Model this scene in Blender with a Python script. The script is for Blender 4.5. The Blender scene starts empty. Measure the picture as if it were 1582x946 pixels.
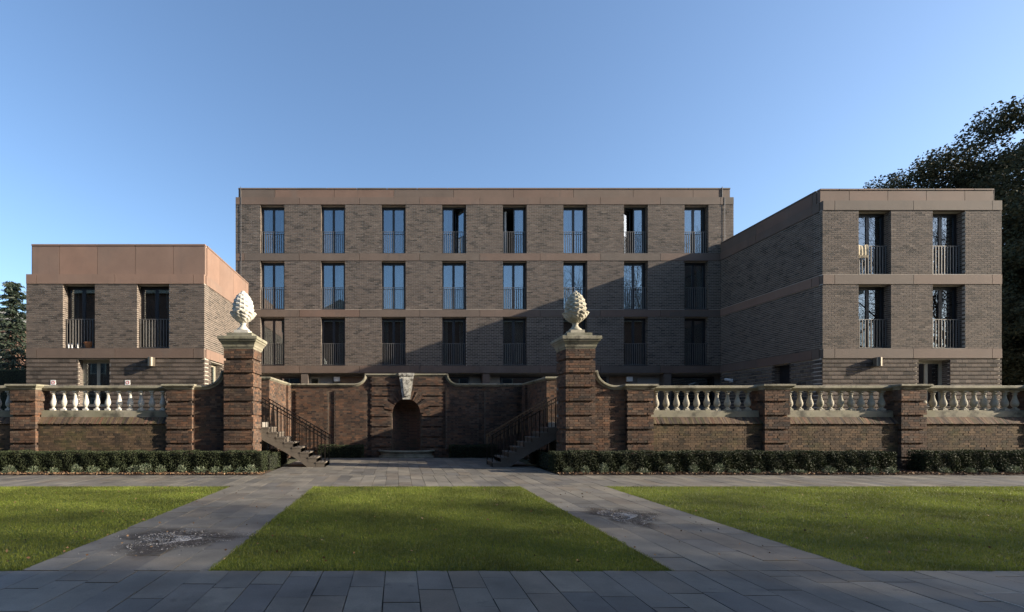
import bpy, bmesh, math, random
import numpy as np
from mathutils import Vector, Matrix
R = math.radians
random.seed(7)
NR = np.random.default_rng(11)

# ------------------------------------------------------------------ camera, sky, sun, exposure
scn = bpy.context.scene
COL = scn.collection
cd = bpy.data.cameras.new('camera'); cam = bpy.data.objects.new('camera', cd); COL.objects.link(cam)
cam.location = (0, 0, 1.6); cam.rotation_euler = (R(90), 0, 0)
cd.sensor_width = 36; cd.lens = 760 / 1582 * 36
cd.shift_x = (791 - 615) / 1582; cd.shift_y = (648 - 473) / 1582
cd.clip_start = 0.05; cd.clip_end = 3000
scn.camera = cam

SUN_TO = Vector((1.0, -0.24, 0.35)).normalized()
w = bpy.data.worlds.new('World'); scn.world = w; w.use_nodes = True
nt = w.node_tree; nt.nodes.clear()
sky = nt.nodes.new('ShaderNodeTexSky'); sky.sky_type = 'NISHITA'; sky.sun_disc = False
sky.sun_elevation = math.asin(SUN_TO.z); sky.sun_rotation = math.atan2(SUN_TO.x, SUN_TO.y)
sky.air_density = 1.0; sky.dust_density = 1.5; sky.ozone_density = 3.2; sky.altitude = 50
bg = nt.nodes.new('ShaderNodeBackground'); bg.inputs['Strength'].default_value = 0.117
out = nt.nodes.new('ShaderNodeOutputWorld')
nt.links.new(sky.outputs[0], bg.inputs[0]); nt.links.new(bg.outputs[0], out.inputs[0])
sd = bpy.data.lights.new('sun', 'SUN'); sd.energy = 5.0; sd.angle = R(0.55); sd.color = (1.0, 0.87, 0.70)
sun = bpy.data.objects.new('sun', sd); COL.objects.link(sun); sun.location = (40, -30, 30)
sun.rotation_euler = (-SUN_TO).to_track_quat('-Z', 'Y').to_euler()
scn.view_settings.view_transform = 'Standard'; scn.view_settings.look = 'None'
scn.view_settings.exposure = 1.25; scn.view_settings.gamma = 1.0
scn.view_settings.use_curve_mapping = False

# ------------------------------------------------------------------ materials
def nd(t, kind, **kw):
    n = t.nodes.new(kind)
    for k, v in kw.items(): setattr(n, k, v)
    return n
def ramp(t, cols, fac):
    n = t.nodes.new('ShaderNodeValToRGB'); e = n.color_ramp.elements
    while len(e) < len(cols): e.new(0.5)
    for i, c in enumerate(cols):
        if len(c) == 4: p, c = c[3], c[:3]
        else: p = i / max(1, len(cols) - 1)
        e[i].position = p; e[i].color = (c[0], c[1], c[2], 1)
    t.links.new(fac, n.inputs[0]); return n.outputs[0]
def mixc(t, a, b, fac, mode='MIX'):
    n = nd(t, 'ShaderNodeMix', data_type='RGBA', blend_type=mode)
    for sock, v in ((n.inputs[0], fac), (n.inputs[6], a), (n.inputs[7], b)):
        if hasattr(v, 'is_output'): t.links.new(v, sock)
        elif isinstance(v, (int, float)): sock.default_value = v
        else: sock.default_value = (v[0], v[1], v[2], 1)
    return n.outputs[2]
def mth(t, op, a, b=0.0, c=None, clamp=False):
    n = nd(t, 'ShaderNodeMath', operation=op); n.use_clamp = clamp
    for i, v in enumerate((a, b) if c is None else (a, b, c)):
        if hasattr(v, 'is_output'): t.links.new(v, n.inputs[i])
        else: n.inputs[i].default_value = v
    return n.outputs[0]
def noise(t, scale, detail=4, rough=0.6, stretch=None):
    g = t.nodes.new('ShaderNodeNewGeometry'); v = g.outputs['Position']
    if stretch:
        m = nd(t, 'ShaderNodeVectorMath', operation='MULTIPLY'); t.links.new(v, m.inputs[0]); m.inputs[1].default_value = stretch; v = m.outputs[0]
    n = t.nodes.new('ShaderNodeTexNoise'); n.inputs['Scale'].default_value = scale
    n.inputs['Detail'].default_value = detail; n.inputs['Roughness'].default_value = rough
    t.links.new(v, n.inputs['Vector']); return n.outputs[0]
def rnd_out(t, per_object=True):
    a = nd(t, 'ShaderNodeAttribute', attribute_name='rnd'); o = t.nodes.new('ShaderNodeObjectInfo')
    return mth(t, 'FRACT', mth(t, 'ADD', a.outputs['Fac'], o.outputs['Random'])) if per_object else a.outputs['Fac']
def mapr(t, v, a, b, c=0.0, d=1.0):
    n = nd(t, 'ShaderNodeMapRange'); t.links.new(v, n.inputs[0])
    for i, x in enumerate((a, b, c, d)): n.inputs[i + 1].default_value = x
    return n.outputs[0]
REFL = {'new_brick': .80, 'new_mortar': .86, 'red_stone': .84, 'red_stone_warm': .86, 'old_brick': .88, 'moss_brick': .85, 'slab': .84, 'dull_stone': .92, 'concrete': .85}
def pmat(name, cols, nscale=3.0, namt=0.35, rough=0.85, bump=0.2, bscale=60, stains=(), metal=0.0, spec=0.35, fine=0.12):
    """cols: ramp over the per-piece random value; noise varies the value; stains: (colour, scale, lo, hi, strength[, stretch])"""
    m = bpy.data.materials.new(name); m.use_nodes = True; t = m.node_tree; b = t.nodes['Principled BSDF']
    g = REFL.get(name, 1.0); cols = [tuple(v * g for v in c[:3]) + tuple(c[3:]) for c in cols]
    c = ramp(t, cols, rnd_out(t, name != 'new_brick')) if len(cols) > 1 else None
    if c is None:
        n0 = nd(t, 'ShaderNodeRGB'); n0.outputs[0].default_value = (*cols[0][:3], 1); c = n0.outputs[0]
    if namt: 
        v = mapr(t, noise(t, nscale, 5), 0.3, 0.7, 1 - namt, 1 + namt * 0.6)
        c = mixc(t, c, v, 1.0, 'MULTIPLY')
    if fine:
        v = mapr(t, noise(t, bscale * 1.3, 3), 0.3, 0.7, 1 - fine, 1 + fine); c = mixc(t, c, v, 1.0, 'MULTIPLY')
    for s in stains:
        f = mapr(t, noise(t, s[1], 6, 0.65, s[5] if len(s) > 5 else None), s[2], s[3], 0, s[4]); c = mixc(t, c, s[0], f)
    t.links.new(c, b.inputs['Base Color'])
    b.inputs['Roughness'].default_value = rough; b.inputs['Metallic'].default_value = metal
    b.inputs['Specular IOR Level'].default_value = spec
    if bump:
        bn = t.nodes.new('ShaderNodeBump'); bn.inputs['Strength'].default_value = bump; bn.inputs['Distance'].default_value = 0.01
        t.links.new(noise(t, bscale, 5), bn.inputs['Height']); t.links.new(bn.outputs[0], b.inputs['Normal'])
    return m
M = {}
M['old_brick'] = pmat('old_brick', [(.050, .037, .030), (.118, .073, .050), (.165, .085, .050), (.088, .059, .043), (.215, .118, .070), (.130, .079, .055), (.043, .034, .029), (.170, .117, .082), (.105, .066, .046)],
    2.2, .40, .9, .5, 70, [((.026, .021, .018), 1.1, .48, .68, .75), ((.10, .095, .045), 1.7, .60, .75, .4), ((.34, .29, .23), 5.0, .70, .78, .5)])
M['moss_brick'] = pmat('moss_brick', [(.060, .045, .032), (.12, .082, .052), (.165, .11, .066), (.085, .062, .042), (.19, .125, .075), (.05, .040, .030)],
    2.2, .40, .92, .5, 70, [((.075, .080, .025), 1.6, .50, .70, .5), ((.03, .026, .02), 1.3, .56, .72, .6)])
M['old_mortar'] = pmat('old_mortar', [(.12, .095, .072)], 3, .4, .95, .4, 80, [((.04, .034, .028), 1.4, .45, .7, .7)])
M['new_brick'] = pmat('new_brick', [(.052, .044, .038, 0), (.078, .065, .055, .2), (.112, .091, .076, .4), (.140, .113, .094, .6), (.156, .123, .101, .8), (.198, .164, .135, 1)],
    .5, .05, .9, .3, 60)
M['new_mortar'] = pmat('new_mortar', [(.48, .43, .365)], .6, .08, .95, .2, 60)
M['red_stone'] = pmat('red_stone', [(.165, .114, .088), (.132, .106, .087), (.185, .120, .091), (.152, .115, .092), (.118, .099, .083), (.172, .119, .093)],
    1.3, .14, .8, .12, 40, [((.13, .115, .10), .9, .55, .75, .5), ((.085, .072, .062), 2.2, .56, .70, .6, (1.8, 1.8, .22))], fine=.05)
M['red_stone_warm'] = pmat('red_stone_warm', [(.245, .160, .120), (.22, .152, .119), (.262, .166, .123), (.232, .158, .121)],
    1.3, .12, .8, .12, 40, [((.15, .115, .095), .8, .52, .75, .55), ((.13, .098, .08), 2.2, .58, .72, .5, (1.8, 1.8, .22))], fine=.05)
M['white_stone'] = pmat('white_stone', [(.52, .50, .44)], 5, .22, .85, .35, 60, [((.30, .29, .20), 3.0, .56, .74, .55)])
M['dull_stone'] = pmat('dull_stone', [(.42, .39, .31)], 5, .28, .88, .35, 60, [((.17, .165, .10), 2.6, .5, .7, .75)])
M['moss_stone'] = pmat('moss_stone', [(.30, .275, .21)], 3, .35, .9, .4, 60, [((.13, .132, .075), 1.5, .42, .66, .65), ((.055, .053, .042), 2.4, .50, .66, .85)])
M['grey_stone'] = pmat('grey_stone', [(.22, .21, .16)], 3, .4, .92, .4, 60, [((.08, .085, .05), 2.0, .45, .7, .7)])
M['key_stone'] = pmat('key_stone', [(.46, .44, .38)], 8, .5, .9, .6, 40, [((.06, .055, .045), 7, .5, .62, .85)])
M['concrete'] = pmat('concrete', [(.145, .122, .098)], 2, .2, .85, .15, 50, [((.13, .115, .09), 1.5, .55, .75, .5)])
M['slab'] = pmat('slab', [(.155, .144, .122), (.215, .196, .160), (.120, .115, .104), (.24, .218, .178), (.178, .152, .118), (.145, .138, .127), (.195, .176, .144)],
    1.6, .32, .6, .15, 45, [((.060, .054, .045), .9, .53, .68, .7), ((.14, .105, .07), .55, .58, .72, .55), ((.05, .047, .042), 3.3, .62, .70, .6)], spec=.5)
M['slab_bed'] = pmat('slab_bed', [(.052, .046, .038)], 3, .4, .95, .3, 60)
M['terrace'] = pmat('terrace', [(.24, .22, .19)], 2, .2, .85, .15, 40)
M['ground'] = pmat('ground', [(.07, .075, .04)], .3, .4, .95, .3, 10)
M['soil'] = pmat('soil', [(.060, .040, .027)], 6, .5, .95, .7, 40)
M['turf'] = pmat('turf', [(.060, .080, .018)], 1.2, .4, .95, .6, 120)
M['litter'] = pmat('litter', [(.10, .055, .03), (.18, .10, .05), (.07, .042, .026), (.28, .19, .11), (.13, .07, .04)], 8, .3, .9, 0)
M['bark'] = pmat('bark', [(.075, .062, .048)], 4, .4, .95, .6, 30)
M['hedge_core'] = pmat('hedge_core', [(.012, .014, .008)], 4, .3, .95, 0)
M['dark_metal'] = pmat('dark_metal', [(.014, .014, .016)], 5, .2, .42, 0, 30, spec=.5, fine=0)
M['rail_metal'] = pmat('rail_metal', [(.17, .16, .15)], 5, .15, .45, 0, 30, metal=.25, spec=.5, fine=0)
M['stair_metal'] = pmat('stair_metal', [(.014, .012, .011)], 5, .15, .42, 0, 30, metal=.3, fine=0)
M['pale_frame'] = pmat('pale_frame', [(.36, .335, .26)], 4, .1, .5, 0, 30, fine=0)
M['steel'] = pmat('steel', [(.45, .44, .42)], 8, .2, .38, 0, 30, metal=.9, fine=0)
M['bronze_lamp'] = pmat('bronze_lamp', [(.22, .19, .15)], 8, .15, .4, 0, 30, metal=.6, fine=0)
M['white_plastic'] = pmat('white_plastic', [(.72, .72, .70)], 5, .08, .4, 0, fine=0)
M['red_paint'] = pmat('red_paint', [(.5, .05, .04)], 5, .05, .5, 0, fine=0)
M['interior'] = pmat('interior', [(.075, .07, .062)], 1, .15, .9, 0, fine=0)
M['curtain'] = pmat('curtain', [(.55, .54, .51), (.45, .46, .47), (.60, .58, .54)], 3, .1, .9, 0, fine=.05)
M['towel'] = pmat('towel', [(.55, .47, .33)], 30, .5, .95, .5, 80, [((.25, .2, .12), 40, .5, .6, .6)])
M['orange_clay'] = pmat('orange_clay', [(.34, .13, .05)], 10, .2, .8, 0)
M['timber'] = pmat('timber', [(.16, .10, .06)], 3, .3, .6, .1, 50)
M['panel_grey'] = pmat('panel_grey', [(.20, .195, .18)], 3, .15, .6, 0)
M['panel_beige'] = pmat('panel_beige', [(.25, .215, .165)], 3, .15, .6, 0)
M['roofing'] = pmat('roofing', [(.12, .12, .115)], 2, .2, .9, .1)
M['far_brick'] = pmat('far_brick', [(.12, .07, .05)], .6, .3, .92, .2, 8)
M['salt'] = pmat('salt', [(.42, .42, .43), (.60, .60, .61), (.30, .30, .31)], 8, .2, .7, 0, fine=0)
def leafmat(name, cols, trans=0.25, namt=.3, ns=1.2, rough=.55):
    m = bpy.data.materials.new(name); m.use_nodes = True; t = m.node_tree; b = t.nodes['Principled BSDF']
    c = ramp(t, cols, rnd_out(t)); v = mapr(t, noise(t, ns, 4), .3, .7, 1 - namt, 1 + namt); c = mixc(t, c, v, 1.0, 'MULTIPLY')
    t.links.new(c, b.inputs['Base Color']); b.inputs['Roughness'].default_value = rough; b.inputs['Specular IOR Level'].default_value = .35
    tr = t.nodes.new('ShaderNodeBsdfTranslucent'); t.links.new(c, tr.inputs[0])
    mx = t.nodes.new('ShaderNodeMixShader'); mx.inputs[0].default_value = trans
    t.links.new(b.outputs[0], mx.inputs[1]); t.links.new(tr.outputs[0], mx.inputs[2])
    t.links.new(mx.outputs[0], t.nodes['Material Output'].inputs[0]); return m
M['grass'] = leafmat('grass', [(.105, .145, .016), (.145, .182, .022), (.088, .125, .015), (.20, .20, .045), (.122, .16, .018)], .35, .5, .7, .6)
M['hedge_leaf'] = leafmat('hedge_leaf', [(.018, .026, .010), (.032, .044, .015), (.022, .030, .013), (.048, .055, .021)], .12, .3, 2.5, .75)
M['grey_leaf'] = leafmat('grey_leaf', [(.075, .10, .06), (.115, .14, .09), (.065, .09, .045), (.15, .155, .10)], .15, .3, 3)
M['oak_leaf'] = leafmat('oak_leaf', [(.026, .032, .014), (.040, .044, .020), (.020, .026, .013), (.058, .054, .026)], .12, .3, .4, .8)
M['fir_leaf'] = leafmat('fir_leaf', [(.018, .030, .020), (.030, .045, .028), (.040, .052, .030)], .1, .3, .5)
def glassmat():
    m = bpy.data.materials.new('window_glass'); m.use_nodes = True; t = m.node_tree; t.nodes.remove(t.nodes['Principled BSDF'])
    fr = t.nodes.new('ShaderNodeFresnel'); fr.inputs[0].default_value = 1.5
    f = mth(t, 'ADD', mth(t, 'MULTIPLY', fr.outputs[0], 1.2), 0.17, clamp=True)
    gl = t.nodes.new('ShaderNodeBsdfGlossy'); gl.inputs['Roughness'].default_value = 0.0; gl.inputs['Color'].default_value = (.86, .93, 1, 1)
    bn = t.nodes.new('ShaderNodeBump'); bn.inputs['Strength'].default_value = .03; bn.inputs['Distance'].default_value = .01
    t.links.new(noise(t, 1.3, 1), bn.inputs['Height']); t.links.new(bn.outputs[0], gl.inputs['Normal'])
    tr = t.nodes.new('ShaderNodeBsdfTransparent'); tr.inputs[0].default_value = (.62, .70, .70, 1)
    mx = t.nodes.new('ShaderNodeMixShader'); t.links.new(f, mx.inputs[0]); t.links.new(tr.outputs[0], mx.inputs[1]); t.links.new(gl.outputs[0], mx.inputs[2])
    t.links.new(mx.outputs[0], t.nodes['Material Output'].inputs[0]); return m
M['glass'] = glassmat()
def niche_brick():
    m = bpy.data.materials.new('niche_brick'); m.use_nodes = True; t = m.node_tree; b = t.nodes['Principled BSDF']
    g = t.nodes.new('ShaderNodeNewGeometry'); s = t.nodes.new('ShaderNodeSeparateXYZ'); t.links.new(g.outputs['Position'], s.inputs[0])
    c = t.nodes.new('ShaderNodeCombineXYZ'); t.links.new(mth(t, 'ADD', s.outputs[0], mth(t, 'MULTIPLY', s.outputs[1], 1.3)), c.inputs[0]); t.links.new(s.outputs[2], c.inputs[1])
    k = t.nodes.new('ShaderNodeTexBrick'); k.inputs['Scale'].default_value = 1; k.inputs['Brick Width'].default_value = .225; k.inputs['Row Height'].default_value = .0727
    k.inputs['Mortar Size'].default_value = .006; k.inputs['Color1'].default_value = (.14, .07, .045, 1); k.inputs['Color2'].default_value = (.07, .042, .03, 1); k.inputs['Mortar'].default_value = (.12, .1, .08, 1)
    t.links.new(c.outputs[0], k.inputs['Vector'])
    col = mixc(t, k.outputs['Color'], (.05, .055, .03), mapr(t, noise(t, 1.5), .45, .7, 0, .6)); t.links.new(col, b.inputs['Base Color']); b.inputs['Roughness'].default_value = .92
    return m
M['niche_brick'] = niche_brick()

# ------------------------------------------------------------------ helpers
WORLD = {}
def worldof(p): return WORLD.get(p.name, Vector((0, 0, 0))) if p else Vector((0, 0, 0))
def link(o, parent, wl):
    COL.objects.link(o)
    if parent: o.parent = parent
    o.location = Vector(wl) - worldof(parent); WORLD[o.name] = Vector(wl)
    return o
def tag(o, label=None, cat=None, group=None, kind=None):
    if label: o['label'] = label
    if cat: o['category'] = cat
    if group: o['group'] = group
    if kind: o['kind'] = kind
    return o
def thing(name, label, cat, loc, group=None):
    o = bpy.data.objects.new(name, None); o.empty_display_size = .3
    link(o, None, loc); return tag(o, label, cat, group)
def mesh_from(name, V, F, mat, smooth=False, rnd=None):
    me = bpy.data.meshes.new(name); me.from_pydata([tuple(v) for v in V], [], F)
    if mat: me.materials.append(M[mat])
    if smooth: me.polygons.foreach_set('use_smooth', [True] * len(me.polygons))
    if rnd is not None:
        a = me.attributes.new('rnd', 'FLOAT', 'FACE'); a.data.foreach_set('value', rnd)
    me.update(); return me
def np_mesh(name, V, nper, mat, rnd=None, smooth=False):
    """V: (n*nper,3) verts, each consecutive nper verts form one face"""
    V = np.ascontiguousarray(V, dtype=np.float32); nv = len(V); nf = nv // nper
    me = bpy.data.meshes.new(name); me.vertices.add(nv); me.loops.add(nv); me.polygons.add(nf)
    me.vertices.foreach_set('co', V.ravel()); me.loops.foreach_set('vertex_index', np.arange(nv, dtype=np.int32))
    me.polygons.foreach_set('loop_start', np.arange(0, nv, nper, dtype=np.int32))
    me.update(calc_edges=True); me.materials.append(M[mat])
    me.polygons.foreach_set('use_smooth', np.full(nf, smooth))
    if rnd is not None:
        a = me.attributes.new('rnd', 'FLOAT', 'FACE'); a.data.foreach_set('value', np.ascontiguousarray(rnd, dtype=np.float32))
    return me
def idx_mesh(name, V, F, mat, rnd=None, smooth=False):
    V = np.ascontiguousarray(V, dtype=np.float32); F = np.ascontiguousarray(F, dtype=np.int32); nf, k = F.shape
    me = bpy.data.meshes.new(name); me.vertices.add(len(V)); me.loops.add(nf * k); me.polygons.add(nf)
    me.vertices.foreach_set('co', V.ravel()); me.loops.foreach_set('vertex_index', F.ravel())
    me.polygons.foreach_set('loop_start', np.arange(0, nf * k, k, dtype=np.int32)); me.update(calc_edges=True)
    me.materials.append(M[mat])
    me.polygons.foreach_set('use_smooth', np.full(nf, smooth))
    if rnd is not None:
        a = me.attributes.new('rnd', 'FLOAT', 'FACE'); a.data.foreach_set('value', np.ascontiguousarray(rnd, dtype=np.float32))
    return me
BOXF = [(0, 3, 2, 1), (4, 5, 6, 7), (0, 1, 5, 4), (1, 2, 6, 5), (2, 3, 7, 6), (3, 0, 4, 7)]
class MB:
    def __init__(s): s.V = []; s.F = []
    def box(s, x0, x1, y0, y1, z0, z1):
        x0, x1 = min(x0, x1), max(x0, x1); y0, y1 = min(y0, y1), max(y0, y1); z0, z1 = min(z0, z1), max(z0, z1)
        n = len(s.V); s.V += [(x0, y0, z0), (x1, y0, z0), (x1, y1, z0), (x0, y1, z0), (x0, y0, z1), (x1, y0, z1), (x1, y1, z1), (x0, y1, z1)]
        s.F += [tuple(i + n for i in f) for f in BOXF]; return s
    def prism(s, poly, axis, a, b):
        """poly: 2-D points; axis 'y': (x,z) swept in y; 'x': (y,z) swept in x; 'z': (x,y) swept in z"""
        n = len(s.V); k = len(poly)
        for t in (a, b):
            for p in poly:
                s.V.append((p[0], t, p[1]) if axis == 'y' else ((t, p[0], p[1]) if axis == 'x' else (p[0], p[1], t)))
        s.F.append(tuple(n + i for i in range(k))); s.F.append(tuple(n + k + i for i in reversed(range(k))))
        for i in range(k):
            j = (i + 1) % k; s.F.append((n + j, n + i, n + k + i, n + k + j))
        return s
    def lathe(s, prof, c, seg=20, z0=0.0, a0=0.0, a1=2 * math.pi):
        n = len(s.V); full = abs(a1 - a0 - 2 * math.pi) < 1e-6; m = seg if full else seg + 1
        for r, z in prof:
            for i in range(m):
                a = a0 + (a1 - a0) * i / seg; s.V.append((c[0] + r * math.cos(a), c[1] + r * math.sin(a), z0 + z))
        for j in range(len(prof) - 1):
            for i in range(seg):
                i2 = (i + 1) % m; s.F.append((n + j * m + i, n + j * m + i2, n + (j + 1) * m + i2, n + (j + 1) * m + i))
        return s
    def tube(s, p0, p1, r, seg=6, r1=None):
        p0 = Vector(p0); p1 = Vector(p1); d = (p1 - p0).normalized(); u = d.orthogonal().normalized(); v = d.cross(u); n = len(s.V); r1 = r if r1 is None else r1
        for p, q in ((p0, r), (p1, r1)):
            for i in range(seg):
                a = 2 * math.pi * i / seg; s.V.append(tuple(p + u * (q * math.cos(a)) + v * (q * math.sin(a))))
        for i in range(seg):
            j = (i + 1) % seg; s.F.append((n + i, n + j, n + seg + j, n + seg + i))
        s.F.append(tuple(n + i for i in reversed(range(seg)))); s.F.append(tuple(n + seg + i for i in range(seg))); return s
    def rect_mould(s, x0, x1, y0, y1, prof):
        """mitred moulding round a rectangle: prof = [(overhang, z), ...] from bottom to top, capped"""
        n = len(s.V)
        for o, z in prof: s.V += [(x0 - o, y0 - o, z), (x1 + o, y0 - o, z), (x1 + o, y1 + o, z), (x0 - o, y1 + o, z)]
        for j in range(len(prof) - 1):
            for i in range(4):
                k = (i + 1) % 4; s.F.append((n + 4 * j + i, n + 4 * j + k, n + 4 * j + 4 + k, n + 4 * j + 4 + i))
        s.F.append((n + 3, n + 2, n + 1, n)); e = n + 4 * (len(prof) - 1); s.F.append((e, e + 1, e + 2, e + 3)); return s
    def build(s, name, mat, parent=None, smooth=False, origin=None, recalc=False):
        V = np.array(s.V, dtype=float); lo, hi = V.min(0), V.max(0)
        o = np.array(origin) if origin is not None else np.array(((lo[0] + hi[0]) / 2, (lo[1] + hi[1]) / 2, lo[2]))
        me = mesh_from(name, V - o, s.F, mat, smooth)
        if recalc:
            bm = bmesh.new(); bm.from_mesh(me); bmesh.ops.recalc_face_normals(bm, faces=bm.faces); bm.to_mesh(me); bm.free()
        return link(bpy.data.objects.new(name, me), parent, o)
def place_np(name, me, parent=None, loc=(0, 0, 0)): return link(bpy.data.objects.new(name, me), parent, loc)
def struct(name, mb, mat, **kw):
    o = mb.build(name, mat, **kw); o['kind'] = 'structure'; return o
# unit pieces with slightly uneven corners, shared between alike bricks / slabs / panels
def unit_meshes(name, mat, n, jit):
    res = []
    for k in range(n):
        rg = random.Random(k * 13 + 5); V = []
        for z in (-.5, .5):
            for x, y in ((-.5, -.5), (.5, -.5), (.5, .5), (-.5, .5)):
                V.append((x + rg.uniform(-jit[0], jit[0]), y + rg.uniform(-jit[1], jit[1]), z + rg.uniform(-jit[2], jit[2])))
        res.append(mesh_from(name, V, BOXF, mat))
    return res
UNIT = {'old_brick': unit_meshes('brick', 'old_brick', 10, (.012, .035, .05)), 'moss_brick': unit_meshes('brick', 'moss_brick', 10, (.012, .035, .05)),
        'slab': unit_meshes('slab', 'slab', 8, (.004, .002, .03)), 'red_stone': unit_meshes('stone_panel', 'red_stone', 3, (.0004, .004, .002)),
        'red_stone_warm': unit_meshes('stone_panel', 'red_stone_warm', 3, (.0004, .004, .002))}
def upiece(name, mat, c, sz, parent, tilt=0.0, rz=0.0):
    o = bpy.data.objects.new(name, random.choice(UNIT[mat])); o.scale = sz
    link(o, parent, c)
    if tilt or rz: o.rotation_euler = (random.gauss(0, tilt), random.gauss(0, tilt), rz)
    return o
CH = .0727
def course(a0, a1, k, bond, phase=0.0):
    """bricks of one course, clipped to [a0,a1], pattern anchored to the world so that neighbouring fields run on"""
    if bond == 'stretch': seq = [.225]; off = .1125 * (k % 2)
    elif bond == 'english': seq = [.225] if k % 2 == 0 else [.1125]; off = .056 if k % 2 else 0
    else: seq = [.225, .1125]; off = .16875 * (k % 2)
    per = sum(seq); a = math.floor((a0 - off - phase) / per) * per + off + phase; i = 0; res = []
    while a < a1:
        L = seq[i % len(seq)]; b0, b1 = max(a, a0), min(a + L, a1)
        if b1 - b0 > .03: res.append((b0 + (.0055 if b0 > a0 + 1e-6 else 0), b1 - (.0055 if b1 < a1 - 1e-6 else 0)))
        elif b1 - b0 > 1e-6 and res: res[-1] = (res[-1][0], b1)
        a += L; i += 1
    return res
def field(face, a0, a1, z0, z1, bond='flemish', depth=.10, off=None, ch=CH, zbase=0.0, jit=.0025, skip=None, gap=.009):
    """bricks of a wall field; face maps (a, n, z) to the world, n measured inwards from the outer plane"""
    res = []; k0 = int(math.floor((z0 - zbase) / ch + 1e-4)); k1 = int(math.ceil((z1 - zbase) / ch - 1e-4))
    for k in range(k0, k1):
        zb, zt = max(z0, zbase + k * ch), min(z1, zbase + (k + 1) * ch - gap)
        if zt - zb < .015: continue
        for b0, b1 in course(a0, a1, k, bond):
            if skip and skip((b0 + b1) / 2, (zb + zt) / 2): continue
            n = (off(k, (b0 + b1) / 2, (zb + zt) / 2) if off else 0) + random.uniform(-jit, jit)
            res.append(face.bx(b0, b1, n, n + depth, zb, zt))
    return res
class Face:
    """front: plane y=p facing -Y; left: plane x=p facing -X; right: plane x=p facing +X"""
    def __init__(s, kind, p): s.k = kind; s.p = p
    def pt(s, a, n, z): return (a, s.p + n, z) if s.k == 'front' else ((s.p + n, a, z) if s.k == 'left' else (s.p - n, a, z))
    def bx(s, a0, a1, n0, n1, z0, z1):
        p, q = s.pt(a0, n0, z0), s.pt(a1, n1, z1)
        return (min(p[0], q[0]), max(p[0], q[0]), min(p[1], q[1]), max(p[1], q[1]), z0, z1)
def emit(bricks, parent, mat, limit=300, rndf=None, name='brick', rough=.0016):
    """the first `limit` bricks as parts of their own, the rest as one joined part"""
    for b in bricks[:limit]:
        upiece(name, mat, ((b[0] + b[1]) / 2, (b[2] + b[3]) / 2, (b[4] + b[5]) / 2), (b[1] - b[0], b[3] - b[2], b[5] - b[4]), parent)
    rest = bricks[limit:]
    if rest:
        B = np.array(rest); n = len(B); V = np.zeros((n, 8, 3))
        ix = [(0, 2, 4), (1, 2, 4), (1, 3, 4), (0, 3, 4), (0, 2, 5), (1, 2, 5), (1, 3, 5), (0, 3, 5)]
        for i, c in enumerate(ix): V[:, i, :] = B[:, c]
        V += NR.normal(0, rough, V.shape)
        F = (np.arange(n)[:, None, None] * 8 + np.array(BOXF)[None]).reshape(-1, 4)
        rr = rndf(B) if rndf else NR.random(n)
        o0 = np.array((B[:, :2].mean(), B[:, 2:4].mean(), B[:, 4].min()))
        me = idx_mesh('bricks', V.reshape(-1, 3) - o0, F, mat, np.repeat(rr, 6))
        o = place_np('bricks', me, parent, o0); o['kind'] = 'stuff'
# tubes of many segments in one go (tree limbs)
def segs_mesh(name, S, mat, sides=5):
    S = np.array(S); p0, p1, r0, r1 = S[:, 0:3], S[:, 3:6], S[:, 6], S[:, 7]
    d = p1 - p0; d /= np.linalg.norm(d, axis=1)[:, None] + 1e-9
    ref = np.where(np.abs(d[:, 2:3]) < .9, np.array([[0, 0, 1.]]), np.array([[1., 0, 0]])); u = np.cross(d, ref); u /= np.linalg.norm(u, axis=1)[:, None]; v = np.cross(d, u)
    n = len(S); V = np.zeros((n, 2 * sides, 3))
    for i in range(sides):
        a = 2 * math.pi * i / sides; e = u * math.cos(a) + v * math.sin(a)
        V[:, i] = p0 + e * r0[:, None]; V[:, sides + i] = p1 + e * r1[:, None]
    f = np.array([(i, (i + 1) % sides, sides + (i + 1) % sides, sides + i) for i in range(sides)])
    return idx_mesh(name, V.reshape(-1, 3), (np.arange(n)[:, None, None] * 2 * sides + f[None]).reshape(-1, 4), mat, smooth=True)
def leaf_quads(C, size, asp=.5, flat=0.0, dirs=None):
    n = len(C); a = NR.normal(size=(n, 3)) if dirs is None else dirs + NR.normal(0, .35, (n, 3)); a[:, 2] *= (1 - flat); a /= np.linalg.norm(a, axis=1)[:, None]
    b = np.cross(a, NR.normal(size=(n, 3))); b /= np.linalg.norm(b, axis=1)[:, None]
    s = (size * NR.uniform(.6, 1.3, n))[:, None]; V = np.zeros((n, 4, 3))
    V[:, 0] = C - a * s * .5; V[:, 1] = C + b * s * asp * .5; V[:, 2] = C + a * s * .5; V[:, 3] = C - b * s * asp * .5
    return V.reshape(-1, 3)

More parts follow.
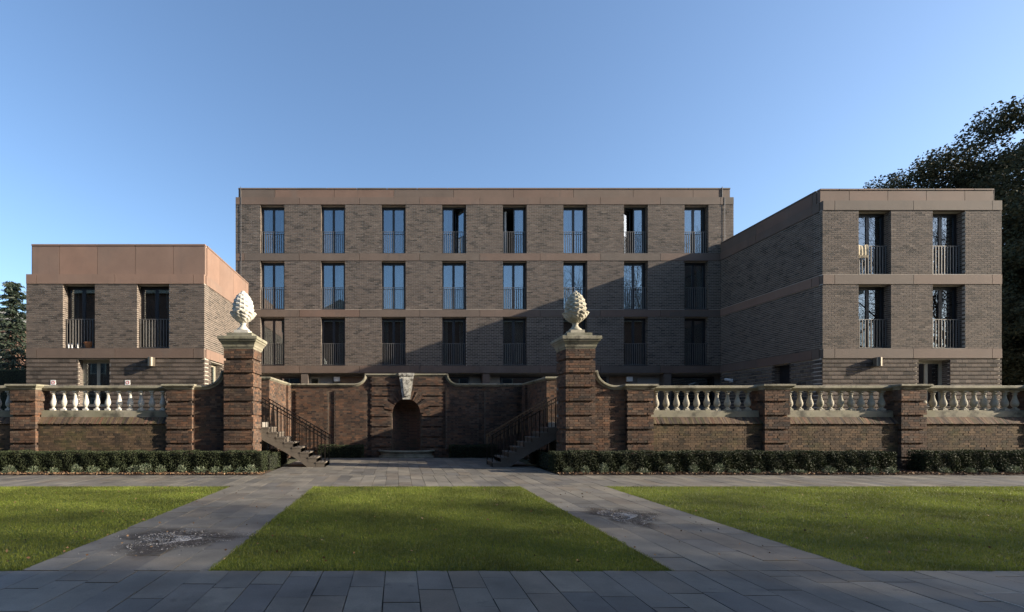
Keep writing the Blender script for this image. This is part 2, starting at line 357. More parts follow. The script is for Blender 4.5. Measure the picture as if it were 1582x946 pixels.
# ------------------------------------------------------------------ ground, paving, lawns
AX = .354                       # axis of symmetry of gates, niche and lawns
struct('ground', MB().box(-600, 900, -600, 1400, -.5, -.075), 'ground')
TER = 1.5
tm = MB(); tm.box(-70, -4.64, 15.97, 90, -.07, TER); tm.box(5.35, 95, 15.97, 90, -.07, TER); tm.box(-4.635, 5.345, 22.0, 90, -.07, TER - .002)
struct('terrace', tm, 'terrace')
def paving(name, x0, x1, y0, y1, cw, seed, lmin=.45, lmax=.95, stagger=True, limit=300):
    rg = random.Random(seed); n = max(1, round((x1 - x0) / cw)); cw = (x1 - x0) / n
    base = struct(name, MB().box(x0, x1, y0, y1, -.07, -.022), 'slab_bed'); L = []
    for i in range(n):
        y = y0 - (rg.uniform(0, lmax) if stagger else 0)
        while y < y1:
            l = rg.uniform(lmin, lmax); a, b = max(y, y0), min(y + l, y1)
            if y1 - b < .15: b = y1
            if b - a > .06: L.append((x0 + i * cw + rg.uniform(.002, .007), x0 + (i + 1) * cw - rg.uniform(.002, .007), a + rg.uniform(.002, .008), b - rg.uniform(.002, .008), -.05, rg.uniform(-.0025, .0015)))
            y = b if b >= y1 else y + l
    L.sort(key=lambda s: s[2])
    emit(L, base, 'slab', limit, name='slab'); return base
PX = [(-4.0, -2.0), (2.9, 4.95)]
paving('forecourt', -7.0, 10.0, 2.2, 5.2, .327, 1); paving('forecourt', -12.0, 16.0, -3.2, 2.195, .5, 9, limit=0)
for i, (a, b) in enumerate(PX): paving('path', a, b, 5.205, 11.695, .4, 2 + i)
paving('terrace_walk', -12.4, 20.6, 11.7, 14.04, .327, 5, .7, 1.2)
paving('courtyard', -3.9, 4.61, 14.045, 20.45, .36, 6, .6, 1.1)
LAWNS = [(-14.0, -4.0), (-2.0, 2.9), (4.95, 21.0)]
for a, b in LAWNS:
    struct('lawn', MB().box(a + .012, b - .012, 5.215, 11.685, -.07, -.008), 'turf')
def grass(x0, x1, label, n):
    P = NR.random((n, 2)); P[:, 0] = x0 - .02 + P[:, 0] * (x1 - x0 + .04); P[:, 1] = 5.185 + P[:, 1] ** 1.12 * 6.53; P += .012 * np.sin(P[:, ::-1] * 9) + .008 * np.sin(P[:, ::-1] * 23)
    keep = (P[:, 0] < 1.30 * P[:, 1] + 1.2) & (P[:, 0] > -.84 * P[:, 1] - 1.0); P = P[keep]; n = len(P)
    h = NR.uniform(.011, .028, n); wd = NR.uniform(.0035, .007, n) * (1 + .05 * (P[:, 1] - 5)); a = NR.random(n) * 6.283; lean = NR.uniform(.1, .9, n) * h; la = NR.random(n) * 6.283
    V = np.zeros((n, 3, 3)); dx, dy = np.cos(a) * wd / 2, np.sin(a) * wd / 2
    V[:, 0] = np.c_[P[:, 0] - dx, P[:, 1] - dy, np.full(n, -.01)]; V[:, 1] = np.c_[P[:, 0] + dx, P[:, 1] + dy, np.full(n, -.01)]
    V[:, 2] = np.c_[P[:, 0] + np.cos(la) * lean, P[:, 1] + np.sin(la) * lean, h]
    o0 = np.array([(x0 + x1) / 2, 8.4, 0]); o = place_np('grass', np_mesh('grass', V.reshape(-1, 3) - o0, 3, 'grass', NR.random(n)), None, o0)
    tag(o, label, 'grass', kind='stuff')
grass(-14, -4, 'mown grass of the lawn beyond the path with the larger damp patch', 330000)
grass(-2, 2.9, 'mown grass of the four sided lawn between the two paths', 190000)
grass(4.95, 21, 'mown grass of the bright lawn in front of the long balustrade', 430000)
def scatter_leaves(name, label, n, fn, size, parent=None, mat='litter', cat='fallen leaves'):
    C = fn(n); V = leaf_quads(C, np.full(n, size), .7, .75); o0 = C.mean(0); o = place_np(name, np_mesh(name, V - o0, 4, mat, NR.random(n)), parent, o0)
    return tag(o, label, cat, kind='stuff')
def on_lawn(n):
    r = NR.random((n, 2)); y = 5.4 + r[:, 1] * 6.2; x = -.8 * y + r[:, 0] * 2.05 * y
    return np.c_[x, y, np.full(n, .032)]
scatter_leaves('fallen_leaves', 'scattered small brown leaves lying on the lawns', 420, on_lawn, .035)
# beds with hedges, low grey plants and leaf litter
def bed(x0, x1, y0=14.05, y1=15.5):
    nx = int((x1 - x0) / .1); ny = 12; V = []; F = []
    for j in range(ny + 1):
        for i in range(nx + 1):
            e = min(1, min(j, 4) / 4, min(i, nx - i, 4) / 4); V.append((x0 + (x1 - x0) * i / nx, y0 + (y1 - y0) * j / ny, -.03 + .07 * e + random.uniform(-.012, .012) * e))
    for j in range(ny):
        for i in range(nx): q = j * (nx + 1) + i; F.append((q, q + 1, q + nx + 2, q + nx + 1))
    m = MB(); m.V = V; m.F = F; return struct('flower_bed', m, 'soil', smooth=True)
bed(-16.5, -3.9); bed(4.6, 22)
def litter(x0, x1):
    def f(n): return np.c_[NR.uniform(x0, x1, n), 14.08 + NR.random(n) ** 1.6 * .7, NR.uniform(.03, .06, n)]
    return f
scatter_leaves('leaf_litter', 'brown leaf litter in the bed under the hedge by the short balustrade', 2600, litter(-13, -3.92), .06)
scatter_leaves('leaf_litter', 'brown leaf litter in the bed under the long hedge', 4600, litter(4.62, 21), .06)
def hedge(x0, x1, y0, y1, h, label, dens=2600, z0=.02, mat='hedge_leaf'):
    dens *= 1.7
    t = thing('hedge', label, 'hedge', ((x0 + x1) / 2, (y0 + y1) / 2, z0))
    n = int(dens * (x1 - x0)); lum = lambda a, s, k: .5 + .5 * np.sin(a * s + k) * np.sin(a * s * .37 + k * 2)
    # shell points on the front, top, ends and back, uneven by a few centimetres
    r = NR.random((n, 3)); ar = np.array([(x1 - x0) * h * 1.3, (x1 - x0) * (y1 - y0), (y1 - y0) * h * 1.3, (y1 - y0) * h * 1.3, (x1 - x0) * h * .4]); face = NR.choice(5, n, p=ar / ar.sum()); P = np.zeros((n, 3))
    P[:, 0] = x0 + r[:, 0] * (x1 - x0); P[:, 1] = y0 + r[:, 1] * (y1 - y0); P[:, 2] = z0 + r[:, 2] * h
    dep = np.abs(NR.normal(0, .035, n)) - .012
    bul = .025 * np.sin(P[:, 0] * 5.1) * np.sin(P[:, 0] * 2.3 + 1) + .018 * np.sin(P[:, 0] * 13 + P[:, 2] * 6)
    topz = z0 + h + .015 * np.sin(P[:, 0] * 3.7) + .010 * np.sin(P[:, 0] * 11)
    k = face == 0; P[k, 1] = y0 + dep[k] - bul[k]; P[k, 2] = z0 + r[k, 2] * (topz[k] - z0)
    k = face == 1; P[k, 2] = topz[k] - dep[k]
    k = face == 2; P[k, 0] = x0 + dep[k]; k = face == 3; P[k, 0] = x1 - dep[k]; k = face == 4; P[k, 1] = y1 - dep[k]
    V = leaf_quads(P, np.full(n, .048), .42); o0 = np.array(worldof(t)); o = place_np('foliage', np_mesh('foliage', V - o0, 4, mat, NR.random(n)), t, o0); o['kind'] = 'stuff'
    m = MB(); m.box(x0 + .07, x1 - .07, y0 + .09, y1 - .07, z0, z0 + h - .08); m.build('branch_core', 'hedge_core', t)
hedge(-16, -4.0, 14.52, 15.1, .61, 'clipped dark hedge below the short balustrade, ending at a flight of steps')
hedge(4.62, 14.72, 14.52, 15.1, .61, 'long clipped dark hedge between a gate pier and a small pier')
hedge(15.6, 21.5, 14.52, 15.1, .62, 'clipped dark hedge beyond the gap with the bare pier base')
hedge(-3.3, -1.45, 20.3, 20.85, .5, 'low dark hedge against niche wall on the sunlit side of the basin', 1800)
hedge(2.15, 4.1, 20.3, 20.85, .5, 'low dark hedge against niche wall on the shaded side of the basin', 1800)
hedge(-4.5, -3.95, 15.3, 17.9, .5, 'short dark hedge under the sunlit flight of steps', 3600)
hedge(4.7, 5.2, 15.4, 17.9, .5, 'short dark hedge under the shaded flight of steps', 3600)
def low_plant(x, y, r, h, label, group):
    t = thing('low_plant', label, 'plant', (x, y, .03), group); n = 260
    d = NR.normal(size=(n, 3)); d[:, 2] = np.abs(d[:, 2]) + .3; d /= np.linalg.norm(d, axis=1)[:, None]
    C = np.array([x, y, .03]) + d * np.array([r, r, h]) * (NR.random((n, 1)) ** .5)
    V = leaf_quads(C, np.full(n, .075), .2, 0, d); o0 = np.array([x, y, .03]); place_np('foliage', np_mesh('foliage', V - o0, 4, 'grey_leaf', NR.random(n)), t, o0)['kind'] = 'stuff'
    m = MB(); m.tube((x, y, .01), (x, y, .03 + h * .6), .012, 5, .004); m.build('stem', 'bark', t)
xs = [-11.3, -10.6, -10.0, -9.35, -8.9, -8.3, -7.7, -7.35, -6.9, -6.3, -5.75, -5.3, -4.95, -4.6, -4.3]
for i, x in enumerate(xs): low_plant(x, 14.28 + random.uniform(-.05, .06), random.uniform(.15, .24), random.uniform(.16, .32), 'small grey green plant at the foot of the hedge below the short balustrade', 'plants before the hedge by the short balustrade')
xs = [4.95, 5.45, 6.0, 6.55, 7.1, 7.9, 8.6, 9.3, 9.75, 10.4, 11.0, 11.7, 12.5, 13.2, 13.7, 14.3]
for i, x in enumerate(xs): low_plant(x, 14.28 + random.uniform(-.05, .06), random.uniform(.15, .22), random.uniform(.14, .32) * (1 if x < 9.5 else .7), 'small grey green plant at the foot of the long hedge', 'plants before the long hedge')
for x in (15.9, 16.6, 17.2, 17.9, 18.6): low_plant(x, 14.3, random.uniform(.15, .22), random.uniform(.16, .28), 'small grey green plant at the foot of the hedge beyond the bare pier base', 'plants before the far hedge')
# damp salted patches on the two paths, steel framed cover
def salt_patch(cx, cy, rx, ry, label, n=1500):
    t = thing('salt_patch', label, 'salt patch', (cx, cy, .003))
    a = NR.random(n) * 6.283; r = np.abs(NR.normal(0, .5, n)); lob = 1 + .35 * np.sin(a * 3 + 1) + .2 * np.sin(a * 5)
    C = np.c_[cx + np.cos(a) * r * rx * lob + .25 * rx * np.sin(r * 9), cy + np.sin(a) * r * ry * lob, np.full(n, .006)]
    V = leaf_quads(C, NR.uniform(.004, .011, n), .8, .95); o0 = np.array([cx, cy, .003]); o = place_np('grit', np_mesh('grit', V - o0, 4, 'salt', NR.random(n)), t, o0); o['kind'] = 'stuff'
    V = [(cx, cy, .0042)]; F = []; k = 44
    for i in range(k):
        b = 6.283 * i / k; q = 1.35 * (1 + .22 * math.sin(b * 3 + .6) + .13 * math.sin(b * 7) + random.uniform(-.08, .08)); V.append((cx + rx * q * math.cos(b), cy + ry * q * math.sin(b), .0042))
    for i in range(k): F.append((0, 1 + i, 1 + (i + 1) % k))
    m = MB(); m.V = V; m.F = F; o = m.build('damp_stain', 'damp', t); at = o.data.attributes.new('soak', 'FLOAT', 'POINT'); at.data.foreach_set('value', [1.0] + [0.0] * k)
def dampmat():
    m = bpy.data.materials.new('damp'); m.use_nodes = True; t = m.node_tree; b = t.nodes['Principled BSDF']; b.inputs['Base Color'].default_value = (.055, .045, .036, 1); b.inputs['Roughness'].default_value = .45
    tr = t.nodes.new('ShaderNodeBsdfTransparent'); mx = t.nodes.new('ShaderNodeMixShader'); sk = nd(t, 'ShaderNodeAttribute', attribute_name='soak'); t.links.new(mth(t, 'MULTIPLY', mapr(t, noise(t, 4, 6, .7), .33, .55, 0, .9), mapr(t, sk.outputs['Fac'], 0, .45, 0, 1), clamp=True), mx.inputs[0])
    t.links.new(tr.outputs[0], mx.inputs[1]); t.links.new(b.outputs[0], mx.inputs[2]); t.links.new(mx.outputs[0], t.nodes['Material Output'].inputs[0]); return m
M['damp'] = dampmat()
salt_patch(-2.98, 6.55, .62, .55, 'frosty white grit on damp dark slabs of the path nearer the short balustrade', 5500)
salt_patch(3.75, 8.15, .42, .62, 'frosty white grit on damp dark slabs of the path nearer the long balustrade', 6500)
fx0, fx1, fy0, fy1 = 5.30, 6.4, 3.3, 4.52
t = thing('access_cover', 'stone access cover edged with a thin steel frame in the paving', 'access cover', ((fx0 + fx1) / 2, (fy0 + fy1) / 2, 0))
m = MB(); m.box(fx0, fx1, fy1 - .014, fy1, -.02, .006); m.box(fx0, fx0 + .014, fy0, fy1 - .0145, -.02, .006); m.box(fx1 - .014, fx1, fy0, fy1 - .0145, -.02, .006); m.box(fx0 + .0145, fx1 - .0145, fy0, fy0 + .014, -.02, .006); m.build('steel_frame', 'steel', t)
MB().box(fx0 + .016, fx1 - .016, fy0 + .016, fy1 - .016, -.02, .0045).build('cover_slab', 'slab', t)

# ------------------------------------------------------------------ garden wall: gate piers, small piers, balustrades, swept walls
GRV = .05
def pier(name, label, x0, x1, y0, y1, ztop, capprof, group=None, capmat='moss_stone', vis='right'):
    t = thing(name, label, 'pier', ((x0 + x1) / 2, (y0 + y1) / 2, 0), group); c = MB(); c.box(x0 + .062, x1 - .062, y0 + .062, y1 - .062, 0, ztop); k = 0
    B = {'f': [], 'r': [], 'l': []}
    while k * CH < ztop - .01:
        g = GRV if k % 6 == 5 else 0.0; za, zc = k * CH, min(ztop, (k + 1) * CH)
        B['f'] += field(Face('front', y0 + g), x0 + g, x1 - g, za, zc); B['r'] += field(Face('right', x1 - g), y0 + g + .101, y1 - g, za, zc); B['l'] += field(Face('left', x0 + g), y0 + g + .101, y1 - g, za, zc)
        if k % 6 == 0: z2 = min(ztop, (k + 5) * CH - .004); c.box(x0 + .009, x1 - .009, y0 + .009, y1 - .009, za, z2)
        k += 1
    c.build('mortar', 'old_mortar', t)
    key = lambda b: -b[4]; hi = lambda L: sorted([b for b in L if b[4] > .5], key=key); lo = [b for q in B.values() for b in q if b[4] <= .5]
    emit(hi(B['f']) + (hi(B['r']) + hi(B['l']) if vis == 'right' else hi(B['l']) + hi(B['r'])) + lo, t, 'old_brick')
    m = MB(); m.rect_mould(x0, x1, y0, y1, capprof); m.build('capstone', capmat, t); return t
GX = [(-5.38, -4.47), (5.178, 6.088)]
GZ = 3.78
gprof = [(-.02, GZ - .02), (.0, GZ), (.015, GZ + .05), (.03, GZ + .06), (.04, GZ + .12), (.085, GZ + .20), (.12, GZ + .235), (.12, GZ + .27), (.15, GZ + .285), (.15, GZ + .37), (.14, GZ + .38)]
glab = ['tall rusticated brick gate pier at the sunlit steps, carrying a pineapple', 'tall rusticated brick gate pier at the shaded steps, carrying a pineapple']
def pineapple(cx, cy, zb, label, mat):
    t = thing('stone_pineapple', label, 'finial', (cx, cy, zb))
    m = MB(); m.box(cx - .39, cx + .39, cy - .39, cy + .39, zb - .004, zb + .13); m.build('plinth', 'grey_stone', t)
    m = MB(); m.box(cx - .22, cx + .22, cy - .22, cy + .22, zb + .128, zb + .25); m.build('plinth', mat, t)
    z = zb + .25
    m = MB(); m.lathe([(.0, -.01), (.20, -.01), (.20, .03), (.185, .05), (.15, .075), (.105, .12), (.085, .16), (.08, .20), (.10, .215), (.10, .235), (.085, .25), (.12, .27)], (cx, cy), 28, z); m.build('foot', mat, t, smooth=True)
    # leafy cup
    V = []; F = []; na, nz = 112, 26
    for j in range(nz + 1):
        v = j / nz; r = .10 + .245 * math.sin(min(1, v * 1.02) * math.pi / 2) ** .8; zz = z + .25 + .33 * v
        for i in range(na):
            a = 6.283185 * i / na; lobe = abs(math.sin(a * 4.5 + .4)); lobe2 = abs(math.cos(a * 9))
            d = .028 * (lobe ** .6) * (.2 + v) + .014 * lobe2 * v + (.035 * max(0, v - .8) / .2 * (.4 + .6 * lobe) if v > .8 else 0) + .010 * math.sin(v * 22 + a * 9)
            V.append((cx + (r + d) * math.cos(a), cy + (r + d) * math.sin(a), zz - .025 * lobe * v))
    for i in range(na):
        a = 6.283185 * i / na; V.append((cx + .30 * math.cos(a), cy + .30 * math.sin(a), z + .585))
    for j in range(nz + 1):
        for i in range(na): k = (i + 1) % na; F.append((j * na + i, j * na + k, (j + 1) * na + k, (j + 1) * na + i))
    m = MB(); m.V = V; m.F = F; m.build('leaf_cup', mat, t, smooth=True)
    # scaly cone: staggered pyramids on an egg
    V = []; F = []; rows, cols, sub = 10, 16, 6; NA, NZ = cols * sub, rows * sub; H = .70
    for j in range(NZ + 1):
        v = j / NZ; r = .295 * (1 - v ** 2.4) ** .62 * (.96 + .10 * math.sin(v * 3.14)) if v < 1 else 0; zz = z + .545 + H * v
        for i in range(NA):
            a = 6.283185 * i / NA; u = i / sub; q = v * rows
            p = (u + q) / 2 * 1.0; s = (u - q) / 2 * 1.0; fp = abs((p % 1) - .5) * 2; fs = abs((s % 1) - .5) * 2
            d = .058 * (1 - max(fp, fs)) * (1 - v * .55) * min(1, (1 - v) * 8)
            V.append((cx + (r + d) * math.cos(a), cy + (r + d) * math.sin(a), zz))
    for j in range(NZ):
        for i in range(NA): k = (i + 1) % NA; F.append((j * NA + i, j * NA + k, (j + 1) * NA + k, (j + 1) * NA + i))
    m = MB(); m.V = V; m.F = F; m.build('scaly_cone', mat, t)
    m = MB(); m.lathe([(.075, -.03), (.06, .02), (.03, .045), (0, .05)], (cx, cy), 12, z + .545 + H - .02); m.build('tip', mat, t, smooth=True)
for i, (a, b) in enumerate(GX):
    pier('gate_pier', glab[i], a, b, 15.18, 16.09, GZ, gprof, vis='right' if i == 0 else 'left')
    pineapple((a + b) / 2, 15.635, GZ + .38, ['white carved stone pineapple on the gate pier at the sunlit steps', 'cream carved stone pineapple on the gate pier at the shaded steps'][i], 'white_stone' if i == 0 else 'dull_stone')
SP = [(-12.07, -11.28), (-7.23, -6.41), (7.13, 7.95), (11.41, 12.2), (15.66, 16.45), (19.91, 20.70)]
splab = ['short rusticated brick pier with a sunlit orange side, between two balustrades', 'short rusticated brick pier between balustrade and swept wall on the sunlit steps side',
         'short rusticated brick pier between swept wall and long balustrade on the shaded steps side', 'short rusticated brick pier second along the long balustrade from its gate pier',
         'short rusticated brick pier whose base shows in a gap of the hedge', 'short rusticated brick pier fourth along the long balustrade from its gate pier']
SZ = 2.52
sprof = [(-.02, SZ - .02), (.0, SZ), (.02, SZ + .015), (.03, SZ + .05), (.07, SZ + .09), (.075, SZ + .105), (.10, SZ + .115), (.10, SZ + .16), (.09, SZ + .17)]
for i, (a, b) in enumerate(SP): pier('brick_pier', splab[i], a, b, 15.3, 16.02, SZ, sprof, 'small piers of the garden wall', vis='right' if i < 2 else 'left')
BAL = None
def bay(x0, x1, nb, b0, pitch, label, mat):
    global BAL
    t = thing('balustrade', label, 'balustrade', ((x0 + x1) / 2, 15.68, 0)); yp = 15.42
    MB().box(x0 + .001, x1 - .001, yp + .009, 15.95, 0, 1.455).build('core', 'old_mortar', t)
    hi = field(Face('front', yp), x0, x1, .55, 1.455, 'flemish'); hi.reverse(); lo = field(Face('front', yp), x0, x1, 0, .55)
    emit(hi + lo, t, 'moss_brick')
    # weathering of bricks laid on a slope
    n = int((x1 - x0) / .078); w_ = (x1 - x0) / n; ang = math.atan2(.185, .16); Ls = math.hypot(.185, .16) + .03
    for i in range(n):
        o = upiece('sloped_brick', 'moss_brick' if (i * 7) % 5 < 3 else 'old_brick', (x0 + (i + .5) * w_, yp + .07, 1.545), (w_ - .007, Ls, .07), t); o.rotation_euler = (ang, random.gauss(0, .02), random.gauss(-.05, .03))
    MB().box(x0 + .001, x1 - .001, yp + .13, 15.98, 1.456, 1.62).build('backing', 'old_mortar', t)
    y0, y1 = 15.56, 15.80
    m = MB(); m.prism([(y0 + .02, 1.60), (y1, 1.60), (y1, 1.885), (y0 + .05, 1.885), (y0 + .05, 1.87), (y0, 1.86), (y0, 1.625)], 'x', x0 - .01, x1 + .01); m.build('plinth', 'moss_stone', t, recalc=True)
    m = MB(); m.prism([(y0 + .04, 2.505), (y1 - .04, 2.505), (y1 - .02, 2.53), (y1 + .02, 2.575), (y1 + .04, 2.585), (y1 + .04, 2.645), (y1 + .02, 2.665), (y0 - .02, 2.665), (y0 - .04, 2.645), (y0 - .04, 2.585), (y0 - .02, 2.575), (y0 + .02, 2.53)], 'x', x0 + .005, x1 - .005); m.build('top_rail', 'moss_stone', t, recalc=True)
    if BAL is None or mat not in BAL:
        BAL = BAL or {}
        m = MB(); m.box(-.075, .075, -.075, .075, 1.88, 1.935); m.box(-.07, .07, -.07, .07, 2.465, 2.51)
        m.lathe([(.0, 1.93), (.07, 1.93), (.07, 1.955), (.05, 1.965), (.045, 1.985), (.062, 2.00), (.085, 2.04), (.096, 2.09), (.092, 2.14), (.075, 2.20), (.056, 2.26), (.045, 2.33), (.043, 2.38), (.062, 2.395), (.062, 2.41), (.045, 2.42), (.05, 2.44), (.068, 2.455), (.068, 2.47), (0, 2.47)], (0, 0), 16)
        BAL[mat] = mesh_from('baluster', [(v[0], v[1], v[2] - 1.88) for v in m.V], m.F, mat)
    for i in range(nb):
        o = bpy.data.objects.new('baluster', BAL[mat]); link(o, t, (b0 + i * pitch + random.uniform(-.006, .006), 15.68, 1.88)); o.rotation_euler = (0, 0, random.uniform(-.03, .03))
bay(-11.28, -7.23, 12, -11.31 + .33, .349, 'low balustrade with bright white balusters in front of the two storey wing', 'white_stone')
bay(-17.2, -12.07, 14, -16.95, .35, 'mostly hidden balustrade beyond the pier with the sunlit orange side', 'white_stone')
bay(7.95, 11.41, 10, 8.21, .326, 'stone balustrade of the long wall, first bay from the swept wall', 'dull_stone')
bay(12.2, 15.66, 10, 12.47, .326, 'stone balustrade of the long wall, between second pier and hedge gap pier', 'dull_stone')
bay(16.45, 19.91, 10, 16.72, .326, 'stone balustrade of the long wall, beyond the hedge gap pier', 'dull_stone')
def sweep(top, y0, y1, th, ov, name, mat, parent):
    """coping swept along an x,z line; moulded profile"""
    prof = [(y0 - ov * .2, -th), (y0 - ov * .4, -th * .6), (y0 - ov, -th * .45), (y0 - ov, -th * .08), (y0 - ov * .8, 0), (y1 + ov * .8, 0), (y1 + ov, -th * .1), (y1 + ov, -th)]
    V = []; F = []; k = len(prof)
    for i, p in enumerate(top):
        q0 = top[max(0, i - 1)]; q1 = top[min(len(top) - 1, i + 1)]; d = Vector((q1[0] - q0[0], q1[1] - q0[1])).normalized(); nrm = (-d[1], d[0])
        if nrm[1] < 0: nrm = (d[1], -d[0])
        for yy, o in prof: V.append((p[0] + nrm[0] * o, yy, p[1] + nrm[1] * o))
    for i in range(len(top) - 1):
        for j in range(k): j2 = (j + 1) % k; F.append((i * k + j, i * k + j2, (i + 1) * k + j2, (i + 1) * k + j))
    F.append(tuple(range(k))); e = (len(top) - 1) * k; F.append(tuple(e + j for j in reversed(range(k))))
    m = MB(); m.V = V; m.F = F; return m.build(name, mat, parent, recalc=True)
def swept_wall(x0, x1, hi_end, label, zl=2.66, zh=3.13):
    """wall falling in a concave curve from the gate pier (hi_end) to the small pier"""
    t = thing('swept_wall', label, 'wall', ((x0 + x1) / 2, 15.8, 0)); pts = []; s = 1 if hi_end == 'right' else -1; xe = x1 if s > 0 else x0; rad = zh - zl; L = x1 - x0
    pts.append((xe, zh)); pts.append((xe - s * .16, zh))
    for i in range(1, 13):
        a = math.pi / 2 * i / 12; pts.append((xe - s * (.16 + (rad + .1) * (1 - math.cos(a)) * 1.0), zl + rad * (1 - math.sin(a))))
    pts.append((x0 if s > 0 else x1, zl)); pts = sorted(pts)
    def zt(x):
        for p, q in zip(pts, pts[1:]):
            if p[0] <= x <= q[0]: return min(p[1] + (q[1] - p[1]) * (x - p[0]) / max(1e-6, q[0] - p[0]), zh)
        return zl
    sweep(pts, 15.42, 15.80, .13, .06, 'coping', 'moss_stone', t)
    m = MB(); m.prism([(x0, 0)] + [(x1, 0)] + [(p[0], p[1] - .10) for p in reversed(pts)], 'y', 15.429, 15.79); m.build('core', 'old_mortar', t, recalc=True)
    sk = lambda a, z: z > zt(a) - .13
    hi = field(Face('front', 15.42), x0, x1, .55, zh - .1, skip=sk); hi.reverse(); emit(hi + field(Face('front', 15.42), x0, x1, 0, .55), t, 'old_brick')
swept_wall(-6.41, -5.38, 'right', 'shaded brick wall sweeping up to the gate pier at the sunlit steps')
swept_wall(6.088, 7.13, 'left', 'brick wall sweeping up to the gate pier at the shaded steps')

# ------------------------------------------------------------------ courtyard: return walls, niche wall, basin, steps
def return_wall(side, label):
    xf = -4.6 if side < 0 else 2 * AX + 4.6; t = thing('return_wall', label, 'wall', (xf, 19.3, 0)); s = -side      # s: facing direction of inner face
    fc = Face('right' if side < 0 else 'left', xf); xb = xf - s * .36; y0, y1 = 17.58, 20.98
    MB().box(xf - s * .009, xb, y0 + .009, y1, 0, 3.0).build('mortar', 'old_mortar', t)
    B = field(fc, y0 + .101, y1, 0, 3.0); B.reverse(); fb = field(Face('front', y0), min(xf, xb), max(xf, xb), 0, 3.0); fb.reverse()
    q0 = (20.2, 20.75); PB = field(Face('right' if side < 0 else 'left', xf + s * .09), q0[0], q0[1], 0, 3.0)
    emit(fb + B + PB, t, 'old_brick', 300)
    m = MB(); m.rect_mould(min(xf, xb), max(xf, xb), y0, y1 + .1, [(0, 3.0), (.03, 3.03), (.06, 3.06), (.06, 3.10), (.04, 3.12)]); m.build('coping', 'moss_stone', t)
return_wall(-1, 'sunlit brick return wall behind the sunlit steps')
return_wall(1, 'shaded brick return wall behind the shaded steps')
NY = 21.0; NXL, NXR = -4.6, 2 * AX + 4.6; AR, ASP = .585, 1.88       # arch radius and springing height
t = thing('niche_wall', 'old brick wall with arched niche, raised centre and stone coping', 'wall', (AX, NY + .2, 0))
zl, zh = 3.12, 3.54; xs_ = 1.78
top = [(NXL - .02, zl)]
for i in range(11):
    a = math.pi / 2 * i / 10; top.append((AX - xs_ - .45 + .45 * math.sin(a), zl + (zh - zl) * (1 - math.cos(a)) * .92))
top += [(AX - xs_ + .02, zh), (AX + xs_ - .02, zh)]
for i in range(10, -1, -1):
    a = math.pi / 2 * i / 10; top.append((AX + xs_ + .45 - .45 * math.sin(a), zl + (zh - zl) * (1 - math.cos(a)) * .92))
top.append((NXR + .02, zl))
sweep(top, NY - .02, NY + .42, .12, .08, 'coping', 'moss_stone', t)
def ztop_n(x):
    for p, q in zip(top, top[1:]):
        if p[0] <= x <= q[0]: return p[1] + (q[1] - p[1]) * (x - p[0]) / max(1e-6, q[0] - p[0])
    return zl
# core with the arch cut out, as one polygon
core = [(NXL, 0), (AX - AR - .02, 0)] + [(AX - (AR + .02) * math.cos(math.pi * i / 20), ASP + (AR + .02) * math.sin(math.pi * i / 20)) for i in range(21)] + [(AX + AR + .02, 0), (NXR, 0)] + [(p[0], p[1] - .09) for p in reversed(top)]
m = MB(); m.prism(core, 'y', NY + .009, NY + .16)
for sg in (-1, 1):
    for d0, d1 in ((1.66, 3.09), (3.31, 4.70)): m.box(AX + sg * (d0 + .01), AX + sg * (d1 - .01), NY - .041, NY + .02, .33, 2.79)
    k = 0
    while k * 6 * CH < 3.3:
        za, zc = k * 6 * CH, min(3.36, (k * 6 + 5) * CH - .004); zs = [za + (zc - za) * i / 5 for i in range(6)]
        def xin(z): return AR + .06 if z < ASP else (math.sqrt(max(0, (AR + .40) ** 2 - (z - ASP) ** 2)) - .02 if z - ASP < AR + .40 else 0.0)
        m.prism([(AX + sg * 1.48, za), (AX + sg * 1.48, zc)] + [(AX + sg * max(0.004, xin(z)), z) for z in reversed(zs)], 'y', NY - .071, NY + .02); k += 1
m.build('mortar', 'old_mortar', t, recalc=True)
def niche_plane(x, z):
    d = abs(x - AX)
    if d < 1.49: return -.08                                            # rusticated niche frame
    if z > 2.80 or z < .32: return 0.0
    return -.05 if (1.66 < d < 3.09) or (3.31 < d < 4.70) else 0.0       # raised panels
def noff(k, a, z): return niche_plane(a, z) + (.05 if (k % 6 == 5 and abs(a - AX) < 1.49 and z < 3.30) else 0)
RO = AR + .40
def nskip(a, z):
    if z > ztop_n(a) - .13: return True
    if abs(a - AX) < AR + .05 and z < ASP: return True
    return z >= ASP - .03 and math.hypot(a - AX, z - ASP) < RO
B = field(Face('front', NY), NXL, NXR, 0, 3.45, off=noff, skip=nskip, depth=.13); random.shuffle(B); B.sort(key=lambda b: abs((b[0] + b[1]) / 2 - AX) > 1.5)
emit(B, t, 'old_brick', 300)
# radial arch bricks, every fourth group set back like the joints of the blocks
nv = 34
for i in range(nv):
    a = math.pi * (i + .5) / nv; rec = .045 if i % 5 == 2 else 0
    for ring in range(2):
        rc = AR + .10 + ring * .20; o = upiece('arch_brick', 'old_brick', (AX + rc * math.cos(a), NY - .08 + rec + .07, ASP + rc * math.sin(a)), (.192, .14, math.pi * rc / nv - .008), t); o.rotation_euler = (0, -a, 0)
m = MB(); m.prism([(AX - .16, ASP + AR - .02), (AX + .16, ASP + AR - .02), (AX + .31, zh - .09), (AX - .31, zh - .09)], 'y', NY - .19, NY + .05); m.box(AX - .33, AX + .33, NY - .22, NY, zh - .095, zh + .02)
m.prism([(AX - .09, ASP + AR + .12), (AX + .09, ASP + AR + .12), (AX + .17, zh - .2), (AX - .17, zh - .2)], 'y', NY - .24, NY - .18)
o = m.build('keystone', 'key_stone', t, recalc=True)
